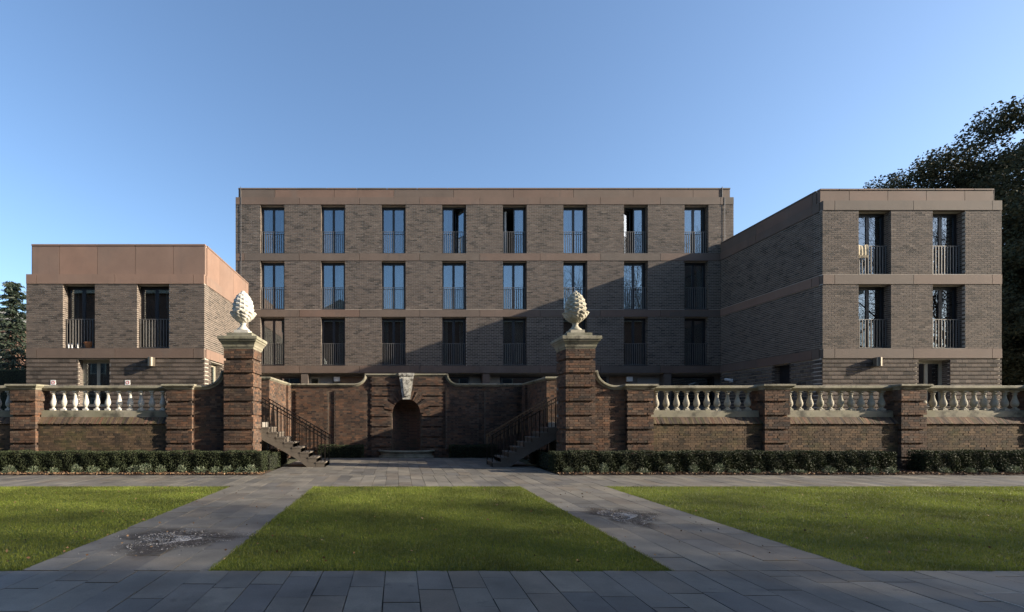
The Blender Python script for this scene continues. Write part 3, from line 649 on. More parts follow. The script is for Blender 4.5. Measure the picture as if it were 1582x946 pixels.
# niche: half cylinder with half dome
V = []; F = []; na, nz = 20, 14; zs = [0, .6, 1.2, ASP]
for z in zs:
    for i in range(na + 1): a = math.pi * i / na; V.append((AX + (AR + .03) * math.cos(a), NY + .04 + .75 * math.sin(a), z))
for j in range(1, 9):
    e = math.pi / 2 * j / 8
    for i in range(na + 1): a = math.pi * i / na; V.append((AX + (AR + .03) * math.cos(a) * math.cos(e), NY + .04 + .75 * math.sin(a) * math.cos(e), ASP + (AR + .03) * math.sin(e)))
for j in range(len(zs) + 7):
    for i in range(na): F.append((j * (na + 1) + i, j * (na + 1) + i + 1, (j + 1) * (na + 1) + i + 1, (j + 1) * (na + 1) + i))
m = MB(); m.V = V; m.F = F; m.build('niche', 'niche_brick', t, smooth=True)
t = thing('stone_basin', 'low half round stone basin at the foot of the niche', 'basin', (AX, 20.5, 0))
m = MB(); m.lathe([(0, .12), (1.0, .12), (1.02, .24), (1.05, .29), (1.10, .31), (1.18, .30), (1.20, .26), (1.16, .22), (1.10, .18), (1.10, .07), (1.17, .05), (1.17, -.03), (0, -.03)], (AX, 21.0), 36, 0, math.pi, 2 * math.pi)
m.V = [(v[0], 20.92 + (v[1] - 21.0) * .62, v[2]) for v in m.V]; m.build('rim', 'grey_stone', t, smooth=False, recalc=True)
def stairs(side, label):
    mir = lambda x: x if side < 0 else 2 * AX - x
    t = thing('stone_steps', label, 'steps', (mir(-3.5), 16.95, 0)); n, tr, ri, xb = 9, .265, TER / 9, -2.46; y0, y1 = 16.42, 17.52
    for i in range(n - 1):
        # each step a block of its own, with a small nosing
        m = MB(); xa = mir(xb - i * tr + .015); xc = mir(xb - (i + 1) * tr - .02); m.box(xa, xc, y0 - .012, y1 + .012, i * ri + ri - .045, (i + 1) * ri); m.box(mir(xb - i * tr), mir(xb - (i + 1) * tr - .02), y0, y1, i * ri - (0 if i else .02), i * ri + ri - .0452); m.build('step', 'concrete', t)
    # string with an arched underside
    low = [(xb, -.02), (xb - .5, -.02)]
    for i in range(9):
        u = i / 8; low.append((xb - .6 - 1.5 * u, .02 + .90 * u ** .85))
    poly = [(mir(x), z) for x, z in low] + [(mir(xb - 8 * tr), TER - ri - .02)] + [p for i in range(n - 2, -1, -1) for p in ((mir(xb - (i + 1) * tr), i * ri + ri - .046), (mir(xb - i * tr), i * ri + ri - .046))]
    m = MB(); m.prism(poly, 'y', y0 + .004, y1 - .004); m.build('string', 'concrete', t, recalc=True)
    for yy in (y0 + .07, y1 - .07):
        h0, h1 = 1.02, 2.32; xa, xc = xb + .06, xb - 8 * tr - .02
        m = MB(); sl = (h1 - h0) / (xa - xc)
        for dz in (0, -.13):
            m.prism([(mir(xa), h0 + dz), (mir(xc), h1 + dz), (mir(xc), h1 + .035 + dz), (mir(xa), h0 + .035 + dz)], 'y', yy - (.025 if dz == 0 else .012), yy + (.025 if dz == 0 else .012))
        m.build('handrail', 'stair_metal', t, recalc=True)
        for i in range(17):
            x = xa - .05 - i * (xa - xc - .08) / 16; st = max(0, min(8, math.ceil((xb - x) / tr))) * ri; th = .009 if i % 4 else .017
            MB().box(mir(x) - th, mir(x) + th, yy - .008, yy + .008, max(0, st - .02), h0 + (xa - x) * sl + .005).build('rail_bar', 'stair_metal', t)
stairs(-1, 'sunlit concrete steps with dark metal railings beside the niche court')
stairs(1, 'shaded concrete steps with dark metal railings beside the niche court')
o = MB(); 

# ------------------------------------------------------------------ new brick buildings
ZB = [3.80, 6.47, 9.14, 11.81]; BH = .35          # undersides and height of the stone bands
def clump(B):
    cx = (B[:, 0] + B[:, 1]) / 2 + (B[:, 2] + B[:, 3]) / 2 * 1.7; cz = (B[:, 4] + B[:, 5]) / 2
    f = np.sin(cx * 3.1 + cz * 4.3) * np.sin(cx * 1.3 - cz * 5.7 + 1) + .7 * np.sin(cx * 7.7 - cz * 3.1) * np.sin(cz * 9.1 + cx * 2) + NR.normal(0, .55, len(B))
    r = np.clip(.52 + NR.normal(0, .17, len(B)), .2, 1); k = f > 1.15; r[k] = NR.uniform(0, .25, k.sum()); return r
DM, DL, DR = 23.4, 17.7, 17.75
RV = .27
def rusti(k, a, z): return .055 if k % 2 == 1 else 0.0
class Block:
    def __init__(s, name, label, base): s.t = thing(name, label, 'building', base); s.br = []; s.wall = MB(); s.fr = 0
    def zone(s, face, a0, a1, z0, z1, ops=(), off=None, e0=False, e1=False):
        """brick field with openings (a0,a1,zb,zt); backing wall behind; brick reveals"""
        s.br += []
        cuts = sorted(ops); x = a0; rects = []
        for o in cuts:
            rects.append((x, o[0], z0, z1)); 
            if o[2] > z0 + .01: rects.append((o[0], o[1], z0, o[2]))
            if o[3] < z1 - .01: rects.append((o[0], o[1], o[3], z1))
            x = o[1]
        rects.append((x, a1, z0, z1))
        inset = .007 if off is None else .006
        for r in rects:
            if r[1] - r[0] < .02: continue
            s.br += field(face, r[0], r[1], r[2], r[3], 'stretch', ch=.075, zbase=.02, jit=.0009, gap=.0135) if off is None else field(face, r[0], r[1], r[2], r[3], 'stretch', ch=.145, zbase=.02, jit=.0009, gap=.036)
            if off is None: s.wall.box(*face.bx(r[0] + .004, r[1] - .004, inset, .40, r[2] - .02, r[3] + .02))
            else:
                s.wall.box(*face.bx(r[0] + .004, r[1] - .004, .052, .40, r[2] - .02, r[3] + .02))
                for k in range(int(r[2] / .145) - 1, int(r[3] / .145) + 2):
                    za, zc = max(r[2], .02 + k * .145), min(r[3], .02 + k * .145 + .107)
                    if zc - za > .02: s.wall.box(*face.bx(r[0] + .004, r[1] - .004, .004, .06, za, zc))
        for o in cuts:
            for a, sgn in ((o[0], -1), (o[1], 1)):
                for k, z in enumerate(np.arange(o[2], o[3] - .03, .075)):
                    zt = min(z + .066, o[3])
                    if k % 2: L = [(.101, .205), (.213, .38)]
                    else: L = [(.101, .38)]
                    for n0, n1 in L: s.br.append(face.bx(a, a + sgn * .05, n0, n1, z, zt))
    def band(s, face, a0, a1, z0, z1, joints, proud=.02, mat='red_stone', setback=0.0):
        js = [a0] + [j for j in joints if a0 + .1 < j < a1 - .1] + [a1]
        for p, q in zip(js, js[1:]):
            b = face.bx(p + .008, q - .008, -proud + setback, .13 + setback, z0 + .004, z1 - .004)
            upiece('stone_panel', mat, ((b[0] + b[1]) / 2, (b[2] + b[3]) / 2, (b[4] + b[5]) / 2), (b[1] - b[0], b[3] - b[2], b[5] - b[4]), s.t)
        s.wall.box(*face.bx(a0 + .015, a1 - .015, .115 + setback, .40, z0 - .02, z1 + .01 if setback == 0 else z1 - .015))
    def finish(s):
        emit(s.br, s.t, 'new_brick', 0, clump, rough=.0004); s.wall.build('wall', 'new_mortar', s.t)
WIN = {}
def fbox(mb, face, a0, a1, n0, n1, z0, z1): mb.box(*face.bx(a0, a1, n0, n1, z0, z1))
def window(par, face, a0, a1, z0, z1, rail=True, frame='dark_metal', opened=(0, 0), curtain=(0, 0), nbars=11):
    """two-leaf window: frame, sashes, panes, curtains, bar railing"""
    n0, n1 = RV, RV + .08; g = MB(); fw = .05
    fbox(g, face, a0 + .002, a0 + fw, n0, n1, z0 + .002, z1 - .002); fbox(g, face, a1 - fw, a1 - .002, n0, n1, z0 + .002, z1 - .002)
    fbox(g, face, a0 + fw + .0005, a1 - fw - .0005, n0, n1, z1 - .085, z1 - .002); fbox(g, face, a0 + fw + .0005, a1 - fw - .0005, n0, n1, z0 + .002, z0 + .05)
    fr = g.build('window', frame, par); mid = (a0 + a1) / 2; za, zc = z0 + .052, z1 - .087
    for side in (0, 1):
        L = mid - a0 - fw - .004; hinge = a0 + fw + .002 if side == 0 else a1 - fw - .002; sg = 1 if side == 0 else -1
        key = (round(L, 3), round(zc - za, 3), frame, face.k)
        if key not in WIN:
            pair = []
            for kind in ('sash', 'pane'):
                h = MB(); H = zc - za; f0 = Face(face.k, 0)
                if kind == 'sash':
                    for q in ((0, .045, .0, H), (L - .055, L, .0, H), (.0455, L - .0555, 0, .05), (.0455, L - .0555, H - .05, H)): h.box(*f0.bx(q[0], q[1], 0, .055, q[2], q[3]))
                else: h.box(*f0.bx(.04, L - .05, .024, .030, .045, H - .045))
                pair.append(mesh_from(kind, h.V, h.F, frame if kind == 'sash' else 'glass'))
            WIN[key] = pair
        for kind, me in zip(('sash', 'pane'), WIN[key]):
            o = bpy.data.objects.new(kind, me); link(o, fr, face.pt(hinge, n0 + .012, za))
            ang = opened[side]
            if face.k == 'front':
                if sg < 0: o.scale = (-1, 1, 1)
                o.rotation_euler = (0, 0, ang * sg)
            elif sg < 0: o.scale = (1, -1, 1)
    for side in (0, 1):
        c = curtain[side]
        if not c: continue
        wd = abs(c); lo, hi = (a0 + .06, a0 + .06 + wd) if side == 0 else (a1 - .06 - wd, a1 - .06)
        V = []; F = []; k = 26
        for j, z in enumerate((z0 + .06, (z0 + z1) / 2, z1 - .1)):
            for i in range(k + 1):
                u = i / k; sq = 1 - .35 * (j == 0) * (c < 0) - .2 * (j == 1) * (c < 0); aa = lo + (hi - lo) * (u * sq if side == 0 else 1 - (1 - u) * sq); V.append(face.pt(aa, RV + .22 + .022 * math.sin(u * wd * 60 + j * .4), z))
        for j in range(2):
            for i in range(k): q = j * (k + 1) + i; F.append((q, q + 1, q + k + 2, q + k + 1))
        mm = MB(); mm.V = V; mm.F = F; mm.build('curtain', 'curtain', fr, smooth=True)
    if rail:
        n = .13; 
        for q in ((n, n + .045, z0 + 1.07, z0 + 1.085), (n + .012, n + .032, z0 + .05, z0 + .066)):
            h = MB(); fbox(h, face, a0 + .001, a1 - .001, *q); h.build('guard_rail', 'rail_metal', fr)
        if 'bar' not in WIN:
            q = MB().box(-.009, .009, -.016, .016, 0, 1.006); WIN['bar'] = mesh_from('rail_bar', q.V, q.F, 'rail_metal')
        for i in range(nbars):
            o = bpy.data.objects.new('rail_bar', WIN['bar']); link(o, fr, face.pt(a0 + (a1 - a0) * (i + .5) / nbars, n + .022, z0 + .065))
            if face.k != 'front': o.rotation_euler = (0, 0, math.pi / 2)
    h = MB(); fbox(h, face, a0 + .002, a1 - .002, -.01, RV - .002, z0 - .004, z0 + .012); h.build('sill', 'dark_metal', fr)
    return fr
def rooms(par, x0, x1, y0, y1, levels, parts):
    g = MB()
    for z in levels: g.box(x0, x1, y0, y1, z - .30, z - .02)
    for z, z2 in zip(levels, levels[1:]):
        for x in parts: g.box(x - .08, x + .08, y0, y1 - .01, z - .019, z2 - .301)
    g.box(x0, x1, y1, y1 + .15, levels[0] - .3, levels[-1]); return g.build('interior', 'interior', par)

# --- main four storey block
MX0, MX1 = -7.73, 15.96
mb = Block('apartment_block', 'four storey brown brick block with stone bands and eight window columns', ((MX0 + MX1) / 2, DM + 5, TER))
F0 = Face('front', DM); wx = [-6.546 + 2.882 * i for i in range(8)]; WW = 1.14
opn = {(2, 2): (0, .0), (3, 2): (0, .55), (4, 2): (.9, 0), (6, 2): (.35, 0)}
for s in range(3):
    z0, z1 = ZB[s] + BH, ZB[s + 1]; mb.zone(F0, MX0, MX1, z0, z1, [(x, x + WW, z0, z1) for x in wx])
    for i, x in enumerate(wx):
        cu = random.choice([(0, 0), (.25, .2), (.3, 0), (0, .3), (-.4, 0), (.5, .5), (.22, .22)])
        window(mb.t, F0, x, x + WW, z0, z1, opened=opn.get((i, s), (0, 0)), curtain=cu)
jb = [-6.95 + 2.86 * i for i in range(10)]; jb2 = [-4.69 + 2.86 * i for i in range(8)]
jp = [(340 + q / 3.767 - 615) / 32.4 for q in (318, 664, 1012, 1360)]; jp += [jp[-1] + 2.86 * i for i in range(1, 6)]
for s in range(3): mb.band(F0, MX0, MX1, ZB[s], ZB[s] + BH, [MX0 + .42] + [j + .0 for j in jb2] + ([8.9 + 4.0] if s else []))
mb.band(F0, MX0, MX1, ZB[3], ZB[3] + BH, jb2 + [MX1 - .5])
mb.band(F0, MX0 + .1, MX1 - .1, ZB[3] + BH, 12.58, jp + [MX1 - .62], setback=.12)
mb.band(F0, MX0 + .09, MX1 - .09, 12.58, 12.65, [MX0 + 1.44 * i for i in range(1, 18)], setback=.10)
for xf, k in ((MX0, 'left'), (MX1, 'right')):
    fc = Face(k, xf)
    for s in range(3): mb.zone(fc, DM + .101, DM + 10, ZB[s] + BH, ZB[s + 1])
    for s in range(4): mb.band(fc, DM + .131, DM + 10, ZB[s], ZB[s] + BH, [DM + 2.86 * i for i in range(1, 5)])
    mb.band(fc, DM + .26, DM + 10, ZB[3] + BH, 12.65, [DM + 2.86 * i for i in range(1, 5)], setback=.10)
MB().box(MX0 + .3, MX1 - .3, DM + .3, DM + 10, 12.1, 12.3).build('roof', 'roofing', mb.t)
MB().box(MX0 + .02, MX1 - .02, DM + 9.9, DM + 10.1, TER, 12.5).build('rear_wall', 'new_mortar', mb.t)
rooms(mb.t, MX0 + .41, MX1 - .41, DM + .41, DM + 4.0, [z + BH for z in ZB[:3]] + [ZB[3] + .25], [x + WW / 2 + 1.44 for x in wx[:-1]])
# ground storey under the first band: stone pillars, grey panels, dark windows, timber doors
for k in range(5):
    x = (465.0 - 615) / 32.48 + 8.646 * k if k < 3 else None
    if x is not None: MB().box(x, x + .33, DM + .02, DM + .45, TER, ZB[0] - .004).build('pillar', 'red_stone', mb.t)
MB().box(MX0 + .02, MX1 - .02, DM + .52, DM + .7, TER, ZB[0]).build('ground_storey_wall', 'panel_grey', mb.t)
MB().box(MX0 + .05, MX1 - .05, DM + .41, DM + .7, ZB[0] - .05, ZB[0] + .2).build('soffit', 'panel_grey', mb.t)
def gpx(p): return (p - 615) / 31.8
for kd, p0, p1 in (('p', 404, 433), ('w', 434, 464.5), ('v', 479, 494), ('d', 495, 514), ('t', 526, 566), ('w', 568, 610), ('w', 612, 654), ('p', 656, 690), ('w', 693, 723), ('p', 725, 742), ('p', 756, 772), ('w', 773, 836), ('p', 838, 870), ('w', 872, 936), ('t', 941, 969), ('d', 984, 1018), ('w', 1036, 1102)):
    a0, a1 = gpx(p0), gpx(p1)
    if kd in 'wv':
        q = MB()
        for b in ((a0, a0 + .06, TER + .8, 3.66), (a1 - .06, a1, TER + .8, 3.66), (a0 + .0601, a1 - .0601, 3.58, 3.66), (a0 + .0601, a1 - .0601, TER + .8, TER + .88)): q.box(b[0], b[1], DM + .44, DM + .53, b[2], b[3])
        f = q.build('ground_window', 'dark_metal' if kd == 'w' else 'pale_frame', mb.t); MB().box(a0 + .055, a1 - .055, DM + .48, DM + .486, TER + .85, 3.6).build('pane', 'glass', f); MB().box(a0 + .05, a1 - .05, DM + .51, DM + .519, TER + .84, 3.61).build('dark_backing', 'dark_metal', f)  # dark sheet stands in for the dark room behind the glass
    elif kd in 'dt':
        f = MB().box(a0, a1, DM + .45, DM + .53, TER, 3.66).build('door', 'timber' if kd == 't' else 'panel_grey', mb.t); MB().tube((a0 + .12, DM + .43, TER + 1), (a0 + .24, DM + .43, TER + 1), .012).build('handle', 'steel', f)
    else: MB().box(a0, a1, DM + .47, DM + .53, TER, 3.66).build('wall_panel', 'panel_beige', mb.t)
mb.finish()
def conductor(x, zs, label):
    t = thing('lightning_conductor', label, 'conductor strip', (x, DM - .03, zs))
    m = MB(); m.box(x - .014, x + .014, DM - .034, DM - .022, zs, ZB[3] + BH - .004); m.box(x - .012 - .05, x + .012 - .05, DM + .065, DM + .098, ZB[3] + BH, 12.7); m.build('strip', 'rail_metal', t)
    z = zs + .3
    while z < 12: MB().box(x - .03, x + .03, DM - .045, DM - .018, z, z + .035).build('clip', 'rail_metal', t); z += .75
conductor(-7.46, 6.0, 'thin conductor strip on the four storey block beside the two storey wing'); conductor(15.52, 10.0, 'thin conductor strip on the four storey block above the roof of the three storey wing')
def bulkhead(x, y, z, label):
    t = thing('wall_light', label, 'wall light', (x, y, z)); m = MB(); m.rect_mould(x - .14, x + .14, y - .09, y + .02, [(-.02, z), (0, z + .02), (0, z + .22), (-.02, z + .24)]); m.build('housing', 'white_plastic', t)
bulkhead(-2.96, DM + .40, 3.42, 'white box light under the first stone band near the sunlit steps'); bulkhead((977 - 615) / 32.4, DM + .40, 3.42, 'white box light under the first stone band near the shaded steps')

# --- two storey wing on the sunlit side
LX0, LX1, LYE = -13.38, -6.97, 22.92
lb = Block('brick_wing', 'two storey brick wing with tall warm stone parapet', ((LX0 + LX1) / 2, DL + 2.6, TER))
FL = Face('front', DL); FS = Face('right', LX1); z0, z1 = ZB[0] + BH, ZB[1]
lw = [-12.06, -9.39]
lb.zone(FL, LX0, LX1, z0, z1, [(x, x + 1.15, z0, z1) for x in lw]); lb.zone(FS, DL + .101, LYE, z0, z1)
for i, x in enumerate(lw): window(lb.t, FL, x, x + 1.15, z0, z1, curtain=((.2, 0), (0, -.3))[i])
gw = (-11.52, -10.38, 2.05, 3.78)
lb.zone(FL, LX0, LX1, TER, ZB[0], [gw], off=rusti); lb.zone(FS, DL + .101, LYE, TER, ZB[0], [(18.35, 19.5, 2.05, 3.78)], off=rusti)
window(lb.t, FL, *gw, rail=False, frame='pale_frame', curtain=(.5, .5)); window(lb.t, FS, 18.35, 19.5, 2.05, 3.78, rail=False, frame='pale_frame', curtain=(.3, 0))
jl = [LX0 + .38 + 2.82 * i for i in range(4)]; jls = [DL + .5 + 2.82 * i for i in range(3)]
for k in (0, 1):
    lb.band(FL, LX0, LX1, ZB[k], ZB[k] + BH, jl, mat='red_stone_warm' if k else 'red_stone'); lb.band(FS, DL + .131, LYE, ZB[k], ZB[k] + BH, jls, mat='red_stone_warm')
lb.band(FL, LX0 + .12, LX1 - .02, ZB[1] + BH, 7.88, [-12.27 + 1.375 * i for i in range(5)], mat='red_stone_warm', setback=.14); lb.band(FS, DL + .14 + .131, LYE, ZB[1] + BH, 7.88, [DL + 1.55 + 1.6 * i for i in range(4)], mat='red_stone_warm', proud=-.002, setback=0.0)
lb.band(FL, LX0 + .10, LX1 - .01, 7.88, 7.945, [-12.27 + 1.375 * i for i in range(5)], mat='red_stone_warm', setback=.12); lb.band(FS, DL + .14 + .14, LYE, 7.88, 7.945, [DL + 1.55 + 1.6 * i for i in range(4)], mat='red_stone_warm', proud=.01)
lb.zone(Face('left', LX0), DL + .101, LYE, TER, ZB[1]); lb.band(Face('left', LX0), DL + .14, LYE, ZB[1], 7.93, [], setback=.1)
MB().box(LX0 + .3, LX1 - .3, DL + .3, LYE, 7.2, 7.35).build('roof', 'roofing', lb.t)
MB().box(LX0 + .03, LX1 - .7, LYE - .1, DM + .3, TER, 7.6).build('rear_wall', 'new_mortar', lb.t)
rooms(lb.t, LX0 + .41, LX1 - .41, DL + .41, DL + 3.6, [TER + .05, ZB[0] + BH, ZB[1] + .25], [-10.1]); lb.finish()
# --- three storey wing on the shaded side
RX0, RX1 = 15.32, 21.78
rb = Block('brick_wing', 'three storey brick wing whose long shaded side meets the main block', ((RX0 + RX1) / 2, DR + 2.8, TER))
FR = Face('front', DR); FQ = Face('left', RX0); rw = [16.62, 19.29]
for k in (0, 1):
    z0, z1 = ZB[k] + BH, ZB[k + 1]; rb.zone(FR, RX0, RX1, z0, z1, [(x, x + 1.17, z0, z1) for x in rw]); rb.zone(FQ, DR + .101, DM - .03, z0, z1)
    for i, x in enumerate(rw): window(rb.t, FR, x, x + 1.17, z0, z1, curtain=[(0, 0), (-.45, 0)][i] if k else [(.16, 0), (0, -.55)][i], opened=(0, 0))
gw = (18.78, 19.93, 2.05, 3.77)
rb.zone(FR, RX0, RX1, TER, ZB[0], [gw], off=rusti); rb.zone(FQ, DR + .101, DM - .03, TER, ZB[0], [(19.25, 20.15, TER, 3.79)], off=rusti); window(rb.t, FR, *gw, rail=False, frame='pale_frame', curtain=(.5, .5))
d = MB().box(RX0 + .3, RX0 + .36, 19.27, 20.13, TER, 3.78).build('side_door', 'dark_metal', rb.t); MB().tube((RX0 + .28, 19.4, TER + 1), (RX0 + .28, 19.55, TER + 1), .014).build('handle', 'steel', d)
jr = [RX0 + .42 + 2.84 * i for i in range(4)]; jrs = [DR + .45 + 2.84 * i for i in range(3)]
for k in (0, 1, 2): rb.band(FR, RX0, RX1, ZB[k], ZB[k] + BH, jr); rb.band(FQ, DR + .131, DM - .03, ZB[k], ZB[k] + BH, jrs, mat='red_stone_warm' if k == 1 else 'red_stone')
rb.band(FR, RX0 + .02, RX1 - .14, ZB[2] + BH, 9.92, [RX0 + 1.08 + 1.4 * i for i in range(5)], setback=.15); rb.band(FQ, DR + .15 + .131, DM - .03, ZB[2] + BH, 9.92, jrs, proud=-.002)
rb.band(FR, RX0 + .01, RX1 - .13, 9.92, 9.98, [RX0 + .7 * i for i in range(1, 9)], setback=.13); rb.band(FQ, DR + .15 + .14, DM - .03, 9.92, 9.98, jrs, proud=.01)
rb.zone(Face('right', RX1), DR + .101, DM + 4, TER, ZB[2]); rb.band(Face('right', RX1), DR + .14, DM + 4, ZB[2], 9.97, [], setback=.12)
MB().box(RX0 + .3, RX1 - .3, DR + .3, DM + 4, 9.4, 9.55).build('roof', 'roofing', rb.t)
MB().box(RX0 + .8, RX1 - .03, DM + 3.9, DM + 4.1, TER, 9.6).build('rear_wall', 'new_mortar', rb.t)
rooms(rb.t, RX0 + .41, RX1 - .41, DR + .41, DR + 3.8, [TER + .05, ZB[0] + BH, ZB[1] + BH, ZB[2] + .25], [18.55]); rb.finish()
# wall lamps, signs, camera, towel, sill things
def wall_lamp(x, y, z, label):
    t = thing('wall_lamp', label, 'wall lamp', (x, y, z)); MB().box(x - .05, x + .05, y - .05, y + .07, z + .08, z + .24).build('bracket', 'bronze_lamp', t)
    m = MB(); m.lathe([(0, 0), (.095, 0), (.095, .31), (.088, .32), (0, .32)], (x, y - .15), 20, z); m.build('cylinder', 'bronze_lamp', t); MB().box(x - .094, x + .094, y - .15, y - .02, z + .002, z + .312).build('housing', 'bronze_lamp', t)
wall_lamp((231.7 - 615) / 760 * (DL - .2), DL, 3.50, 'cylindrical wall lamp casting a shadow on the two storey wing'); wall_lamp((1359.5 - 615) / 760 * (DR - .2), DR, 3.50, 'cylindrical wall lamp casting a shadow on the three storey wing')
for x, lab in (((82 - 615) / 42.96, 'small white sign with red ring beside the wing corner'), ((197 - 615) / 42.96, 'small white sign with red ring below the wall lamp')):
    t = thing('wall_sign', lab, 'sign', (x, DL, 2.85)); MB().box(x - .09, x + .09, DL - .012, DL + .06, 2.83, 3.01).build('plate', 'white_plastic', t)
    m = MB(); m.lathe([(.045, 0), (.06, 0), (.06, .004), (.045, .004), (.045, 0)], (0, 0), 20); m.V = [(x + v[0], DL - .0125 - v[2], 2.92 + v[1]) for v in m.V]; m.build('ring', 'red_paint', t)
t = thing('security_camera', 'white security camera on the shaded side wall near the corner', 'camera', (RX0, 22.6, 3.35))
MB().box(RX0 - .05, RX0 + .01, 22.5, 22.7, 3.3, 3.45).build('mount', 'white_plastic', t); MB().tube((RX0 - .04, 22.6, 3.4), (RX0 - .2, 22.55, 3.42), .02, 6).build('arm', 'white_plastic', t); m = MB(); m.tube((RX0 - .18, 22.75, 3.44), (RX0 - .22, 22.3, 3.38), .06, 10); m.build('body', 'white_plastic', t)
t = thing('towel', 'cream patterned towel hung over a window railing of the three storey wing', 'towel', (16.85, DR + .09, ZB[1] + BH + 1.09)); zt = ZB[1] + BH + 1.095; V = []; F = []; k = 18
for u, (yy, z) in enumerate(((DR + .105, zt - .36), (DR + .10, zt - .18), (DR + .105, zt - .02), (DR + .125, zt + .012), (DR + .17, zt + .012), (DR + .195, zt - .03), (DR + .20, zt - .2))):
    for i in range(k + 1): x = 16.64 + .42 * i / k; V.append((x, yy + .008 * math.sin(i * 1.3 + u * .4), z + .02 * math.sin(i * .5)))
for u in range(6):
    for i in range(k): q = u * (k + 1) + i; F.append((q, q + 1, q + k + 2, q + k + 1))
m = MB(); m.V = V; m.F = F; m.build('cloth', 'towel', t, smooth=True)
m = MB()
for i in range(22): x = 16.65 + .4 * i / 21; m.box(x - .004, x + .004, DR + .10, DR + .108, zt - .43 - .02 * (i % 3), zt - .345)
m.build('fringe', 'towel', t)
zs_ = ZB[0] + BH + .012
t = thing('clay_pot', 'orange clay pot behind the railing of the two storey wing', 'pot', (-11.25, DL + .17, zs_)); m = MB(); m.lathe([(0, 0), (.10, 0), (.16, .2), (.17, .2), (.17, .25), (.13, .25), (.12, .15), (0, .15)], (-11.25, DL + .17), 16, zs_); m.lathe([(0, .15), (.12, .15), (.10, .2), (0, .22)], (-11.25, DL + .17), 12, zs_); m.V = [((v[0] + 11.25) * 1.0 - 11.25, (v[1] - DL - .17) * .5 + DL + .17, v[2]) for v in m.V]; m.build('bowl', 'orange_clay', t)
for x in (-11.95, -11.83, -11.62): 
    t = thing('bottle', 'small white bottle behind the railing of the two storey wing', 'bottle', (x, DL + .16, zs_), 'bottles on the window ledge'); m = MB(); m.lathe([(0, 0), (.035, 0), (.035, .13), (.015, .16), (.015, .20), (0, .2)], (x, DL + .16), 10, zs_); m.build('flask', 'white_plastic', t)

# ------------------------------------------------------------------ trees and distance
def grow(rg, p, d, L, r, lev, S, tips, spread=.55, up=.12, kids=(2, 3), wob=.14, minr=.008, seg=3, decay=.76):
    for i in range(seg):
        d = (d + Vector((rg.gauss(0, wob), rg.gauss(0, wob), rg.gauss(0, wob) + up * .3))).normalized(); q = p + d * (L / seg); r2 = max(minr, r * .88)
        S.append((*p, *q, r, r2)); p, r = q, r2
        if lev > 0 and i >= 1 and rg.random() < .75:
            e = (d + Vector((rg.gauss(0, 1), rg.gauss(0, 1), rg.gauss(0, .6))).normalized() * spread * 1.7).normalized(); grow(rg, p, e, L * decay * rg.uniform(.6, .95), r * .55, lev - 1, S, tips, spread, up, kids, wob, minr, seg, decay)
    if lev == 0: tips.append(p); return
    for k in range(rg.choice(kids)):
        e = (d + Vector((rg.gauss(0, 1), rg.gauss(0, 1), rg.gauss(0, .7))).normalized() * spread + Vector((0, 0, up))).normalized(); grow(rg, p, e, L * decay * rg.uniform(.8, 1.1), r * .68, lev - 1, S, tips, spread, up, kids, wob, minr, seg, decay)
def bare_tree(x, y, h, seed, label, lev=5):
    rg = random.Random(seed); S = []; tips = []; t = thing('bare_tree', label, 'tree', (x, y, -.08)); p = Vector((x, y, -.1)); d = Vector((0, 0, 1)); r = h * .016
    for i in range(4): q = p + Vector((rg.gauss(0, .12), rg.gauss(0, .12), h * .07)); S.append((*p, *q, r, r * .92)); p = q; r *= .92
    trunk = list(S); S = []
    for k in range(4): a = k * 1.57 + rg.uniform(-.5, .5); grow(rg, p, Vector((math.cos(a) * .55, math.sin(a) * .55, 1)).normalized(), h * .235, r * .62, lev, S, tips, .62, .10, (2, 2, 3), .13, .009, 3, .75)
    grow(rg, p, Vector((0, 0, 1)), h * .27, r * .75, lev, S, tips, .6, .1, (2, 3), .12, .009, 3, .75)
    o0 = np.array((x, y, -.08)); place_np('trunk', segs_mesh('trunk', np.array(trunk) - np.r_[o0, o0, 0, 0], 'bark', 10), t, o0); place_np('crown', segs_mesh('crown', np.array(S) - np.r_[o0, o0, 0, 0], 'bark', 4), t, o0)
bare_tree(24, -18, 21, 3, 'bare tree reflected in the window column behind the shaded pineapple')
bare_tree(34, -19, 26, 5, 'tall bare tree reflected in the last window columns of the main block')
bare_tree(42, -6.5, 19, 8, 'bare tree reflected in the nearer windows of the three storey wing')
bare_tree(53, -10.5, 23, 12, 'tall bare tree reflected in the outer windows of the three storey wing')
bare_tree(50, -4.6, 17, 17, 'smaller bare tree casting branch shadows over the middle lawn')
